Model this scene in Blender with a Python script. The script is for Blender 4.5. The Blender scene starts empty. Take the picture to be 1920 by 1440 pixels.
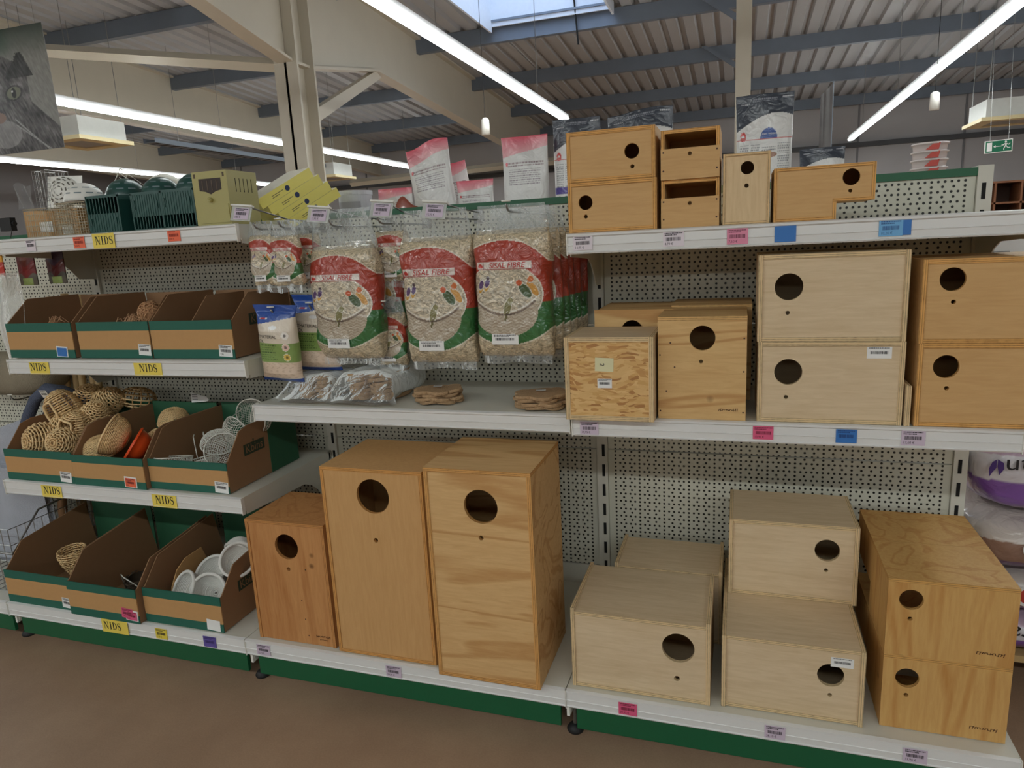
import bpy, bmesh, math, random
import numpy as np
from mathutils import Matrix, Vector, Euler, noise
random.seed(7)
scene = bpy.context.scene
COL = scene.collection

# ------------------------------------------------------------------ camera
cam_data = bpy.data.cameras.new('camera')
cam_data.sensor_width = 36.0
cam_data.lens = 24.249
cam_data.clip_start = 0.02
cam_data.clip_end = 200
cam = bpy.data.objects.new('camera', cam_data)
COL.objects.link(cam)
R0 = (0.95033195, 0.30708231, -0.05069163)
F0 = (-0.31085291, 0.92838085, -0.20366506)
U0 = (-0.0154808, 0.20930706, 0.97772742)
cam.matrix_world = Matrix(((R0[0], U0[0], -F0[0], 2.4106), (R0[1], U0[1], -F0[1], -2.112), (R0[2], U0[2], -F0[2], 1.2923), (0, 0, 0, 1)))
scene.camera = cam

# ------------------------------------------------------------------ sky seen through the roof light
world = bpy.data.worlds.new('sky')
scene.world = world
world.use_nodes = True
bg = world.node_tree.nodes['Background']
bg.inputs[0].default_value = (0.62, 0.78, 1.0, 1)
bg.inputs[1].default_value = 3.2

# ------------------------------------------------------------------ exposure
LED_POWER = 26.0
scene.view_settings.view_transform = 'Standard'
scene.view_settings.look = 'None'
scene.view_settings.gamma = 1.0
scene.view_settings.use_curve_mapping = False
scene.view_settings.exposure = 0.45
scene.cycles.max_bounces = 8
scene.cycles.diffuse_bounces = 4
scene.cycles.transparent_max_bounces = 12
scene.cycles.caustics_reflective = False
scene.cycles.caustics_refractive = False

# ------------------------------------------------------------------ helpers
def lin(c):
    return tuple((v / 255.0 / 12.92) if v / 255.0 <= 0.04045 else ((v / 255.0 + 0.055) / 1.055) ** 2.4 for v in c)

MATS = {}
def nt(name):
    m = bpy.data.materials.new(name)
    m.use_nodes = True
    t = m.node_tree
    return m, t, t.nodes['Principled BSDF']

def node(t, typ, **kw):
    n = t.nodes.new(typ)
    for k, v in kw.items():
        setattr(n, k, v)
    return n

def plain(name, rgb, rough=0.5, metal=0.0, var=0.06, scale=18.0, bump=0.0, bscale=60.0, coat=0.0, emit=None, spec=0.5):
    """one-colour surface with a faint procedural mottling"""
    if name in MATS:
        return MATS[name]
    m, t, b = nt(name)
    c = lin(rgb)
    tc = node(t, 'ShaderNodeTexCoord')
    n = node(t, 'ShaderNodeTexNoise')
    n.inputs['Scale'].default_value = scale
    n.inputs['Detail'].default_value = 4
    t.links.new(tc.outputs['Object'], n.inputs['Vector'])
    mx = node(t, 'ShaderNodeMix', data_type='RGBA')
    mx.inputs['A'].default_value = tuple(max(0, v * (1 - var)) for v in c) + (1,)
    mx.inputs['B'].default_value = tuple(min(1, v * (1 + var)) for v in c) + (1,)
    t.links.new(n.outputs['Fac'], mx.inputs['Factor'])
    t.links.new(mx.outputs['Result'], b.inputs['Base Color'])
    b.inputs['Roughness'].default_value = rough
    b.inputs['Metallic'].default_value = metal
    b.inputs['Specular IOR Level'].default_value = spec
    if coat:
        b.inputs['Coat Weight'].default_value = coat
        b.inputs['Coat Roughness'].default_value = 0.08
    if emit:
        b.inputs['Emission Color'].default_value = lin(rgb) + (1,)
        b.inputs['Emission Strength'].default_value = emit
    if bump:
        n2 = node(t, 'ShaderNodeTexNoise')
        n2.inputs['Scale'].default_value = bscale
        n2.inputs['Detail'].default_value = 5
        t.links.new(tc.outputs['Object'], n2.inputs['Vector'])
        bp = node(t, 'ShaderNodeBump')
        bp.inputs['Strength'].default_value = bump
        bp.inputs['Distance'].default_value = 0.01
        t.links.new(n2.outputs['Fac'], bp.inputs['Height'])
        t.links.new(bp.outputs['Normal'], b.inputs['Normal'])
    MATS[name] = m
    return m

def wood(name, light, dark, axis='x', grain=9.0, contrast=0.5, knots=0.0, rough=0.62):
    """plywood / pine face: stretched noise grain along one axis, growth-ring waves and optional knots"""
    if name in MATS:
        return MATS[name]
    m, t, b = nt(name)
    tc = node(t, 'ShaderNodeTexCoord')
    oi = node(t, 'ShaderNodeObjectInfo')
    add = node(t, 'ShaderNodeVectorMath', operation='MULTIPLY_ADD')
    cmb = node(t, 'ShaderNodeCombineXYZ')
    for i in range(3):
        t.links.new(oi.outputs['Random'], cmb.inputs[i])
    add.inputs[1].default_value = (7.3, 5.1, 9.7)
    t.links.new(cmb.outputs[0], add.inputs[0])
    t.links.new(tc.outputs['Object'], add.inputs[2])
    mp = node(t, 'ShaderNodeMapping')
    s = {'x': (1.3, 12, 12), 'y': (12, 1.3, 12), 'z': (12, 12, 1.3)}[axis]
    mp.inputs['Scale'].default_value = s
    t.links.new(add.outputs[0], mp.inputs['Vector'])
    n1 = node(t, 'ShaderNodeTexNoise')
    n1.inputs['Scale'].default_value = grain
    n1.inputs['Detail'].default_value = 7
    n1.inputs['Roughness'].default_value = 0.62
    n1.inputs['Distortion'].default_value = 0.6
    t.links.new(mp.outputs[0], n1.inputs['Vector'])
    n2 = node(t, 'ShaderNodeTexNoise')
    n2.inputs['Scale'].default_value = 0.55
    n2.inputs['Detail'].default_value = 2
    n2.inputs['Distortion'].default_value = 0.9
    t.links.new(mp.outputs[0], n2.inputs['Vector'])
    w = node(t, 'ShaderNodeMath', operation='MULTIPLY')
    w.inputs[1].default_value = 34.0
    t.links.new(n2.outputs['Fac'], w.inputs[0])
    sn = node(t, 'ShaderNodeMath', operation='SINE')
    t.links.new(w.outputs[0], sn.inputs[0])
    pw = node(t, 'ShaderNodeMapRange')
    pw.inputs['From Min'].default_value = 0.55
    pw.inputs['From Max'].default_value = 1.0
    pw.inputs['To Min'].default_value = 0.0
    pw.inputs['To Max'].default_value = contrast
    t.links.new(sn.outputs[0], pw.inputs['Value'])
    mr = node(t, 'ShaderNodeMapRange')
    mr.inputs['From Min'].default_value = 0.36
    mr.inputs['From Max'].default_value = 0.72
    mr.inputs['To Max'].default_value = 0.55
    t.links.new(n1.outputs['Fac'], mr.inputs['Value'])
    sm = node(t, 'ShaderNodeMath', operation='ADD', use_clamp=True)
    t.links.new(pw.outputs[0], sm.inputs[0])
    t.links.new(mr.outputs[0], sm.inputs[1])
    mx = node(t, 'ShaderNodeMix', data_type='RGBA')
    mx.inputs['A'].default_value = lin(light) + (1,)
    mx.inputs['B'].default_value = lin(dark) + (1,)
    t.links.new(sm.outputs[0], mx.inputs['Factor'])
    out = mx.outputs['Result']
    if knots:
        v = node(t, 'ShaderNodeTexVoronoi')
        v.inputs['Scale'].default_value = knots
        t.links.new(add.outputs[0], v.inputs['Vector'])
        k = node(t, 'ShaderNodeMapRange')
        k.inputs['From Min'].default_value = 0.045
        k.inputs['From Max'].default_value = 0.085
        k.inputs['To Min'].default_value = 0.85
        k.inputs['To Max'].default_value = 0.0
        t.links.new(v.outputs['Distance'], k.inputs['Value'])
        mk = node(t, 'ShaderNodeMix', data_type='RGBA')
        mk.inputs['B'].default_value = tuple(x * 0.32 for x in lin(dark)) + (1,)
        t.links.new(out, mk.inputs['A'])
        t.links.new(k.outputs[0], mk.inputs['Factor'])
        out = mk.outputs['Result']
    t.links.new(out, b.inputs['Base Color'])
    b.inputs['Roughness'].default_value = rough
    b.inputs['Specular IOR Level'].default_value = 0.3
    bp = node(t, 'ShaderNodeBump')
    bp.inputs['Strength'].default_value = 0.12
    bp.inputs['Distance'].default_value = 0.002
    t.links.new(n1.outputs['Fac'], bp.inputs['Height'])
    t.links.new(bp.outputs['Normal'], b.inputs['Normal'])
    MATS[name] = m
    return m

def plyedge(name, light, dark, axis, pitch=0.0042):
    """cut edge of plywood: veneers lying along one axis"""
    if name in MATS:
        return MATS[name]
    m, t, b = nt(name)
    tc = node(t, 'ShaderNodeTexCoord')
    sx = node(t, 'ShaderNodeSeparateXYZ')
    t.links.new(tc.outputs['Object'], sx.inputs[0])
    mu = node(t, 'ShaderNodeMath', operation='MULTIPLY')
    mu.inputs[1].default_value = 2 * math.pi / pitch
    t.links.new(sx.outputs['xyz'.index(axis)], mu.inputs[0])
    sn = node(t, 'ShaderNodeMath', operation='SINE')
    t.links.new(mu.outputs[0], sn.inputs[0])
    mr = node(t, 'ShaderNodeMapRange')
    mr.inputs['From Min'].default_value = -0.2
    mr.inputs['From Max'].default_value = 0.4
    t.links.new(sn.outputs[0], mr.inputs['Value'])
    n = node(t, 'ShaderNodeTexNoise')
    n.inputs['Scale'].default_value = 90
    t.links.new(tc.outputs['Object'], n.inputs['Vector'])
    mm = node(t, 'ShaderNodeMath', operation='MULTIPLY')
    t.links.new(mr.outputs[0], mm.inputs[0])
    t.links.new(n.outputs['Fac'], mm.inputs[1])
    mx = node(t, 'ShaderNodeMix', data_type='RGBA')
    mx.inputs['A'].default_value = lin(light) + (1,)
    mx.inputs['B'].default_value = lin(dark) + (1,)
    t.links.new(mm.outputs[0], mx.inputs['Factor'])
    t.links.new(mx.outputs['Result'], b.inputs['Base Color'])
    b.inputs['Roughness'].default_value = 0.75
    MATS[name] = m
    return m

def painted(name, rough=0.35, coat=0.0, fibre=False, wrinkle=0.0, wscale=30.0):
    """printed surface: colours come from the mesh's colour attribute; where its alpha is 1 the stuffing shows as fibres"""
    if name in MATS:
        return MATS[name]
    m, t, b = nt(name)
    at = node(t, 'ShaderNodeVertexColor', layer_name='Col')
    out = at.outputs['Color']
    tc = node(t, 'ShaderNodeTexCoord')
    if fibre:
        mp = node(t, 'ShaderNodeMapping')
        mp.inputs['Scale'].default_value = (1.0, 1.0, 1.7)
        t.links.new(tc.outputs['Object'], mp.inputs['Vector'])
        n = node(t, 'ShaderNodeTexNoise')
        n.inputs['Scale'].default_value = 42
        n.inputs['Detail'].default_value = 6
        n.inputs['Distortion'].default_value = 3.5
        t.links.new(mp.outputs[0], n.inputs['Vector'])
        mr = node(t, 'ShaderNodeMapRange')
        mr.inputs['From Min'].default_value = 0.33
        mr.inputs['From Max'].default_value = 0.68
        mr.inputs['To Min'].default_value = 0.45
        mr.inputs['To Max'].default_value = 1.35
        t.links.new(n.outputs['Fac'], mr.inputs['Value'])
        vm = node(t, 'ShaderNodeVectorMath', operation='SCALE')
        t.links.new(out, vm.inputs[0])
        t.links.new(mr.outputs[0], vm.inputs['Scale'])
        mx = node(t, 'ShaderNodeMix', data_type='RGBA')
        t.links.new(at.outputs['Alpha'], mx.inputs['Factor'])
        t.links.new(out, mx.inputs['A'])
        t.links.new(vm.outputs[0], mx.inputs['B'])
        out = mx.outputs['Result']
    t.links.new(out, b.inputs['Base Color'])
    b.inputs['Roughness'].default_value = rough
    if coat:
        b.inputs['Coat Weight'].default_value = coat
        b.inputs['Coat Roughness'].default_value = 0.12
    if wrinkle:
        n2 = node(t, 'ShaderNodeTexNoise')
        n2.inputs['Scale'].default_value = wscale
        n2.inputs['Detail'].default_value = 3
        n2.inputs['Distortion'].default_value = 1.2
        t.links.new(tc.outputs['Object'], n2.inputs['Vector'])
        bp = node(t, 'ShaderNodeBump')
        bp.inputs['Strength'].default_value = wrinkle
        bp.inputs['Distance'].default_value = 0.02
        t.links.new(n2.outputs['Fac'], bp.inputs['Height'])
        t.links.new(bp.outputs['Normal'], b.inputs['Normal'])
        if coat:
            t.links.new(bp.outputs['Normal'], b.inputs['Coat Normal'])
    MATS[name] = m
    return m

def film(name, tint=(235, 240, 240), body=0.05, wscale=16.0, bump=0.35):
    """thin clear plastic: mostly see-through, a little milky, with crinkled gloss"""
    if name in MATS:
        return MATS[name]
    m, t, b = nt(name)
    b.inputs['Base Color'].default_value = lin(tint) + (1,)
    b.inputs['Roughness'].default_value = 0.13
    b.inputs['Specular IOR Level'].default_value = 0.9
    tc = node(t, 'ShaderNodeTexCoord')
    n = node(t, 'ShaderNodeTexNoise')
    n.inputs['Scale'].default_value = wscale
    n.inputs['Detail'].default_value = 4
    n.inputs['Distortion'].default_value = 2.0
    t.links.new(tc.outputs['Object'], n.inputs['Vector'])
    bp = node(t, 'ShaderNodeBump')
    bp.inputs['Strength'].default_value = bump
    bp.inputs['Distance'].default_value = 0.02
    t.links.new(n.outputs['Fac'], bp.inputs['Height'])
    t.links.new(bp.outputs['Normal'], b.inputs['Normal'])
    fr = node(t, 'ShaderNodeFresnel')
    fr.inputs['IOR'].default_value = 1.35
    t.links.new(bp.outputs['Normal'], fr.inputs['Normal'])
    mr = node(t, 'ShaderNodeMath', operation='ADD', use_clamp=True)
    mr.inputs[1].default_value = body
    t.links.new(fr.outputs[0], mr.inputs[0])
    tr = node(t, 'ShaderNodeBsdfTransparent')
    mix = node(t, 'ShaderNodeMixShader')
    t.links.new(mr.outputs[0], mix.inputs[0])
    t.links.new(tr.outputs[0], mix.inputs[1])
    t.links.new(b.outputs[0], mix.inputs[2])
    t.links.new(mix.outputs[0], t.nodes['Material Output'].inputs[0])
    MATS[name] = m
    return m

def props(o, label=None, cat=None, group=None, kind=None):
    if label: o['label'] = label
    if cat: o['category'] = cat
    if group: o['group'] = group
    if kind: o['kind'] = kind
    return o

def thing(name, label, cat, loc=(0, 0, 0), group=None, rot=(0, 0, 0)):
    o = bpy.data.objects.new(name, None)
    o.empty_display_size = 0.05
    COL.objects.link(o)
    o.location = loc
    o.rotation_euler = rot
    return props(o, label, cat, group)

def obj(name, me, parent=None, label=None):
    o = bpy.data.objects.new(name, me)
    COL.objects.link(o)
    if parent is not None:
        o.parent = parent
    if label: o['label'] = label
    return o

class MB:
    """collects shapes for one mesh object"""
    def __init__(s):
        s.v, s.f, s.m = [], [], []
    def add(s, vs, fs, mi=0):
        k = len(s.v)
        s.v += [tuple(p) for p in vs]
        for f in fs:
            s.f.append([i + k for i in f]); s.m.append(mi)
        return s
    def box(s, x0, x1, y0, y1, z0, z1, mi=0):
        vs = [(x0, y0, z0), (x1, y0, z0), (x1, y1, z0), (x0, y1, z0), (x0, y0, z1), (x1, y0, z1), (x1, y1, z1), (x0, y1, z1)]
        return s.add(vs, [(0, 3, 2, 1), (4, 5, 6, 7), (0, 1, 5, 4), (1, 2, 6, 5), (2, 3, 7, 6), (3, 0, 4, 7)], mi)
    def prism(s, poly, axis, a, b, mi=0):
        """poly: 2D points (in the two other axes, in xyz order), extruded along axis from a to b"""
        n = len(poly)
        def P(p, h):
            return {'x': (h, p[0], p[1]), 'y': (p[0], h, p[1]), 'z': (p[0], p[1], h)}[axis]
        vs = [P(p, a) for p in poly] + [P(p, b) for p in poly]
        fs = [tuple(range(n))[::-1], tuple(range(n, 2 * n))]
        fs += [(i, (i + 1) % n, n + (i + 1) % n, n + i) for i in range(n)]
        return s.add(vs, fs, mi)
    def tube(s, path, r, n=6, closed=False, mi=0, cap=True):
        path = [Vector(p) for p in path]
        m = len(path)
        rr = r if hasattr(r, '__len__') else [r] * m
        rings = []
        ref = None
        for i, p in enumerate(path):
            a = path[(i - 1) % m] if (closed or i > 0) else p
            c = path[(i + 1) % m] if (closed or i < m - 1) else p
            d = (c - a)
            if d.length < 1e-9: d = Vector((0, 0, 1))
            d.normalize()
            if ref is None:
                ref = Vector((0, 0, 1)) if abs(d.z) < 0.9 else Vector((1, 0, 0))
            e1 = (ref - d * ref.dot(d))
            if e1.length < 1e-6:
                e1 = d.orthogonal()
            e1.normalize(); ref = e1
            e2 = d.cross(e1)
            rings.append([p + (e1 * math.cos(2 * math.pi * k / n) + e2 * math.sin(2 * math.pi * k / n)) * rr[i] for k in range(n)])
        vs = [q for rg in rings for q in rg]
        fs = []
        for i in range(m if closed else m - 1):
            j = (i + 1) % m
            for k in range(n):
                l = (k + 1) % n
                fs.append((i * n + k, i * n + l, j * n + l, j * n + k))
        if cap and not closed:
            fs.append(tuple(range(n))[::-1]); fs.append(tuple((m - 1) * n + k for k in range(n)))
        return s.add(vs, fs, mi)
    def lathe(s, prof, n=24, mi=0, close=False):
        """prof: (r, z) points turned about z"""
        vs = []
        for r, z in prof:
            for k in range(n):
                a = 2 * math.pi * k / n
                vs.append((r * math.cos(a), r * math.sin(a), z))
        fs = []
        m = len(prof)
        for i in range(m if close else m - 1):
            j = (i + 1) % m
            for k in range(n):
                l = (k + 1) % n
                fs.append((i * n + k, i * n + l, j * n + l, j * n + k))
        return s.add(vs, fs, mi)
    def surf(s, fn, nu, nv, mi=0, wrapu=False):
        vs = [fn(i / (nu if wrapu else nu - 1), j / (nv - 1)) for j in range(nv) for i in range(nu)]
        fs = []
        for j in range(nv - 1):
            for i in range(nu if wrapu else nu - 1):
                i2 = (i + 1) % nu
                fs.append((j * nu + i, j * nu + i2, (j + 1) * nu + i2, (j + 1) * nu + i))
        return s.add(vs, fs, mi)
    def mesh(s, name, mats, smooth=False):
        me = bpy.data.meshes.new(name)
        me.from_pydata(s.v, [], s.f)
        for m in (mats if isinstance(mats, (list, tuple)) else [mats]):
            me.materials.append(m)
        me.polygons.foreach_set('material_index', s.m)
        if smooth:
            me.polygons.foreach_set('use_smooth', [True] * len(s.f))
        me.update()
        return me
    def build(s, name, mats, parent=None, smooth=False, label=None):
        return obj(name, s.mesh(name, mats, smooth), parent, label)

def setcol(me, cols):
    """cols: (nverts, 4) linear colours"""
    ca = me.color_attributes.new('Col', 'FLOAT_COLOR', 'POINT')
    ca.data.foreach_set('color', np.asarray(cols, dtype=np.float32).ravel())

def holed(name, outline, holes, t, parent, mats, plane='xz'):
    """flat board with real holes; outline and holes in board coordinates (a, b); thickness t goes back (+y) for 'xz', up (+z) for 'xy'"""
    bm = bmesh.new()
    edges = []
    for loop in [outline] + [[(cx + r * math.cos(2 * math.pi * k / 40), cz + r * math.sin(2 * math.pi * k / 40)) for k in range(40)] for cx, cz, r in holes]:
        vs = [bm.verts.new((a, 0, b)) for a, b in loop]
        for i in range(len(vs)):
            edges.append(bm.edges.new((vs[i], vs[(i + 1) % len(vs)])))
    bmesh.ops.triangle_fill(bm, use_beauty=True, use_dissolve=False, edges=edges)
    for f in bm.faces:
        if f.normal.y > 0: f.normal_flip()
    ret = bmesh.ops.extrude_face_region(bm, geom=list(bm.faces))
    bmesh.ops.translate(bm, vec=(0, t, 0), verts=[g for g in ret['geom'] if isinstance(g, bmesh.types.BMVert)])
    bmesh.ops.recalc_face_normals(bm, faces=bm.faces)
    for f in bm.faces:
        f.material_index = 0 if abs(f.normal.y) > 0.8 else 1
    me = bpy.data.meshes.new(name)
    bm.to_mesh(me); bm.free()
    for m in mats: me.materials.append(m)
    return obj(name, me, parent)

_TXT = {}
def textdata(body, size=1.0, align='CENTER'):
    """text outline as vertices and triangles in the xy plane"""
    key = (body, align)
    if key not in _TXT:
        cu = bpy.data.curves.new('txt', 'FONT')
        cu.body = body; cu.align_x = align; cu.align_y = 'CENTER'; cu.resolution_u = 3
        o = bpy.data.objects.new('txt', cu)
        COL.objects.link(o)
        me = bpy.data.meshes.new_from_object(o)
        _TXT[key] = ([tuple(v.co) for v in me.vertices], [tuple(p.vertices) for p in me.polygons])
        bpy.data.objects.remove(o); bpy.data.curves.remove(cu); bpy.data.meshes.remove(me)
    vs, fs = _TXT[key]
    return [(x * size, y * size) for x, y, z in vs], fs

def addtext(mb, body, size, fn, mi=0, shear=0.0, align='CENTER', sx=1.0):
    vs, fs = textdata(body, size, align)
    mb.add([fn((x + shear * y) * sx, y) for x, y in vs], fs, mi)

def ring_xy(n, p):
    """closed outline of a flattened pack: evenly spaced print columns on the front half, coarser at the back. p: squareness"""
    nf = int(n * 0.72); nb = n - nf
    t = np.linspace(-1, 1, nf); xf = 0.55 * t + 0.45 * np.sin(t * np.pi / 2)
    xb = np.sin(np.linspace(1, -1, nb + 2)[1:-1] * np.pi / 2)
    X = np.concatenate([xf, xb])
    Y = np.concatenate([-(1 - np.abs(xf) ** p).clip(0) ** (1 / p), (1 - np.abs(xb) ** p).clip(0) ** (1 / p)])
    return X, Y, np.arctan2(Y, X) % (2 * np.pi)
def copy_tree(o, parent=None):
    c = o.copy(); COL.objects.link(c); c.parent = parent
    for ch in list(o.children):
        copy_tree(ch, c)
    return c
# ------------------------------------------------------------------ shared materials
M_STEEL = plain('shelf_steel', (214, 212, 200), 0.42, var=0.03)
M_RAIL = plain('price_rail_plastic', (222, 222, 220), 0.35, var=0.02)
M_GREEN = plain('green_paint', (22, 92, 58), 0.38, var=0.05)
M_DARK = plain('slot_dark', (14, 14, 14), 0.8)
M_RUB = plain('black_rubber', (22, 22, 24), 0.6)
M_ZINC = plain('zinc_wire', (150, 150, 148), 0.32, metal=0.9, var=0.05)
M_BEIGE = plain('beige_steel_paint', (190, 182, 166), 0.5, var=0.05, scale=4)
M_GALV = plain('galvanised_steel', (108, 117, 130), 0.45, metal=0.2, var=0.08, scale=5)
M_INK = plain('black_ink', (28, 26, 30), 0.6)
M_WHITE = plain('white_plastic', (232, 231, 224), 0.4, var=0.02)
M_WIRE = plain('white_coated_wire', (216, 214, 204), 0.4, var=0.03)

def peg_material():
    m, t, b = nt('perforated_steel')
    tc = node(t, 'ShaderNodeTexCoord')
    sx = node(t, 'ShaderNodeSeparateXYZ')
    t.links.new(tc.outputs['Object'], sx.inputs[0])
    def M(op, a, c=None, cl=False):
        n = node(t, 'ShaderNodeMath', operation=op, use_clamp=cl)
        for i, q in enumerate((a, c)):
            if q is None: continue
            if isinstance(q, (int, float)): n.inputs[i].default_value = q
            else: t.links.new(q, n.inputs[i])
        return n.outputs[0]
    def dots(px, oz):
        u = M('MULTIPLY', M('SUBTRACT', M('FRACT', M('ADD', M('DIVIDE', sx.outputs[0], px), 0.5)), 0.5), px)
        v = M('MULTIPLY', M('SUBTRACT', M('FRACT', M('ADD', M('DIVIDE', M('ADD', sx.outputs[2], oz), 0.0258), 0.5)), 0.5), 0.0258)
        return M('SQRT', M('ADD', M('MULTIPLY', u, u), M('MULTIPLY', v, v)))
    d = M('MINIMUM', dots(0.0153, 0.0), dots(0.0255, 0.0129))
    # keep a blank margin of steel at the rim of each panel (panel origin at its centre bottom)
    mx_ = M('ABSOLUTE', sx.outputs[0])
    margin = M('GREATER_THAN', mx_, 0.462)
    d = M('ADD', d, margin)
    mr = node(t, 'ShaderNodeMapRange')
    mr.inputs['From Min'].default_value = 0.0029
    mr.inputs['From Max'].default_value = 0.0037
    t.links.new(d, mr.inputs['Value'])
    mx = node(t, 'ShaderNodeMix', data_type='RGBA')
    mx.inputs['A'].default_value = lin((24, 24, 20)) + (1,)
    mx.inputs['B'].default_value = lin((206, 205, 190)) + (1,)
    t.links.new(mr.outputs[0], mx.inputs['Factor'])
    t.links.new(mx.outputs['Result'], b.inputs['Base Color'])
    bp = node(t, 'ShaderNodeBump')
    bp.inputs['Strength'].default_value = 0.6
    bp.inputs['Distance'].default_value = 0.004
    t.links.new(mr.outputs[0], bp.inputs['Height'])
    t.links.new(bp.outputs['Normal'], b.inputs['Normal'])
    b.inputs['Roughness'].default_value = 0.45
    return m
M_PEG = peg_material()

# ------------------------------------------------------------------ the hall
def struct(name, mb, mats, label=None, smooth=False):
    o = mb.build(name, mats, None, smooth)
    return props(o, label, None, None, 'structure')

YW = 16.0
def roof_z(y):            # underside of the corrugated deck
    return 4.89 - 0.055 * y
XL, XR, YF = -16.0, 12.0, -12.0

fm, t, b = nt('floor_concrete')
tc = node(t, 'ShaderNodeTexCoord')
n1 = node(t, 'ShaderNodeTexNoise'); n1.inputs['Scale'].default_value = 2.2; n1.inputs['Detail'].default_value = 8; n1.inputs['Roughness'].default_value = 0.65
n2 = node(t, 'ShaderNodeTexNoise'); n2.inputs['Scale'].default_value = 220; n2.inputs['Detail'].default_value = 3
for n in (n1, n2): t.links.new(tc.outputs['Object'], n.inputs['Vector'])
ad = node(t, 'ShaderNodeMath', operation='MULTIPLY_ADD'); ad.inputs[1].default_value = 0.45
t.links.new(n2.outputs['Fac'], ad.inputs[0]); t.links.new(n1.outputs['Fac'], ad.inputs[2])
mr = node(t, 'ShaderNodeMapRange'); mr.inputs['From Min'].default_value = 0.45; mr.inputs['From Max'].default_value = 1.0
t.links.new(ad.outputs[0], mr.inputs['Value'])
mx = node(t, 'ShaderNodeMix', data_type='RGBA')
mx.inputs['A'].default_value = lin((142, 114, 92)) + (1,); mx.inputs['B'].default_value = lin((174, 146, 120)) + (1,)
t.links.new(mr.outputs[0], mx.inputs['Factor']); t.links.new(mx.outputs['Result'], b.inputs['Base Color'])
b.inputs['Roughness'].default_value = 0.55
struct('floor', MB().box(XL, XR, YF, YW, -0.1, 0.0), fm, 'worn reddish brown concrete floor')

M_WALL = plain('wall_panel_paint', (176, 174, 176), 0.6, var=0.04, scale=3)
struct('wall_back', MB().box(XL, XR, YW, YW + 0.2, 0, 4.2), M_WALL, 'pale grey panelled wall at the far end of the hall')
struct('wall_left', MB().box(XL - 0.2, XL, YF, YW, 0, 5.6), M_WALL, 'pale grey side wall of the hall')
struct('wall_right', MB().box(XR, XR + 0.2, YF, YW, 0, 5.6), M_WALL, 'pale grey side wall of the hall')
struct('wall_front', MB().box(XL, XR, YF - 0.2, YF, 0, 5.6), M_WALL, 'pale grey wall closing the hall behind the aisle')
# wall panel joints and a cable tray along the far wall
for i in range(12):
    x = -14 + i * 2.1
    struct('trim_%d' % (i + 1), MB().box(x, x + 0.04, YW - 0.02, YW, 0, 3.95), plain('wall_joint', (120, 120, 124), 0.6), 'grey vertical joint cover on the far wall')
struct('trim_20', MB().box(XL, XR, YW - 0.14, YW, 2.96, 3.06), plain('tray_dark', (78, 80, 84), 0.55), 'dark cable tray running along the far wall')

# corrugated roof deck with an opening for the roof light
SKX0, SKX1, SKY0, SKY1 = -1.12, 0.66, 5.6, 8.35
def deck(name, x0, x1, y0, y1):
    pts = []
    x = x0
    pitch = 0.26
    k0 = math.floor(x0 / pitch)
    xs = []
    k = k0
    while k * pitch < x1:
        for dx, dz in ((0.0, 0.0), (0.15, 0.0), (0.175, 0.055), (0.235, 0.055)):
            xs.append((k * pitch + dx, dz))
        k += 1
    xs = [(x0, 0.0)] + [p for p in xs if x0 < p[0] < x1] + [(x1, 0.0)]
    mb = MB()
    n = len(xs)
    vs = [(x, y0, roof_z(y0) + dz) for x, dz in xs] + [(x, y1, roof_z(y1) + dz) for x, dz in xs]
    vs += [(x0, y0, roof_z(y0) + 0.12), (x1, y0, roof_z(y0) + 0.12), (x1, y1, roof_z(y1) + 0.12), (x0, y1, roof_z(y1) + 0.12)]
    fs = [(i, n + i, n + i + 1, i + 1) for i in range(n - 1)] + [(2 * n, 2 * n + 1, 2 * n + 2, 2 * n + 3)]
    mb.add(vs, fs)
    return mb
M_DECK = plain('roof_deck_paint', (166, 166, 168), 0.5, var=0.05, scale=3)
MBall = MB()
for (a, c, d, e) in ((XL, SKX0, YF, YW), (SKX1, XR, YF, YW), (SKX0, SKX1, YF, SKY0), (SKX0, SKX1, SKY1, YW)):
    q = deck('', a, c, d, e); MBall.add(q.v, q.f)
struct('ceiling', MBall, M_DECK, 'grey corrugated steel roof deck')

# the roof light: upstand, frame and bright pane
sk = thing('roof_skylight', 'square roof light with white lining boards and bright blue sky', 'skylight', ((SKX0 + SKX1) / 2, (SKY0 + SKY1) / 2, roof_z(7)))
def rel(mb, o):
    l = o.location
    mb.v = [(a - l[0], c - l[1], d - l[2]) for a, c, d in mb.v]
    return mb
zt = roof_z(7)
M_LINING = plain('white_lining', (206, 212, 222), 0.5)
for nm, bx in (('lining_board', (SKX0 - 0.03, SKX0, SKY0, SKY1, zt - 0.20, zt + 1.3)), ('lining_board', (SKX1, SKX1 + 0.03, SKY0, SKY1, zt - 0.20, zt + 1.3)),
               ('lining_board', (SKX0, SKX1, SKY1, SKY1 + 0.03, zt - 0.12, zt + 1.3)), ('lining_board', (SKX0, SKX1, SKY0 - 0.03, SKY0, zt - 0.12, zt + 1.3))):
    rel(MB().box(*bx), sk).build(nm, M_LINING, sk)
for k in range(3):
    xx = SKX0 + (SKX1 - SKX0) * (k + 0.5) / 3
    rel(MB().box(xx - 0.3, xx + 0.3, SKY1 - 0.02, SKY1, zt - 0.06, zt - 0.03), sk).build('bracket', M_GALV, sk)
rel(MB().tube([(SKX0 + 1.2, SKY1 - 0.05, zt + 0.6), (SKX0 + 1.25, SKY1 - 0.06, zt + 0.2), (SKX0 + 1.27, SKY1 + 0.1, zt - 0.5)], 0.012, 6), sk).build('cable', M_DARK, sk)

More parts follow.
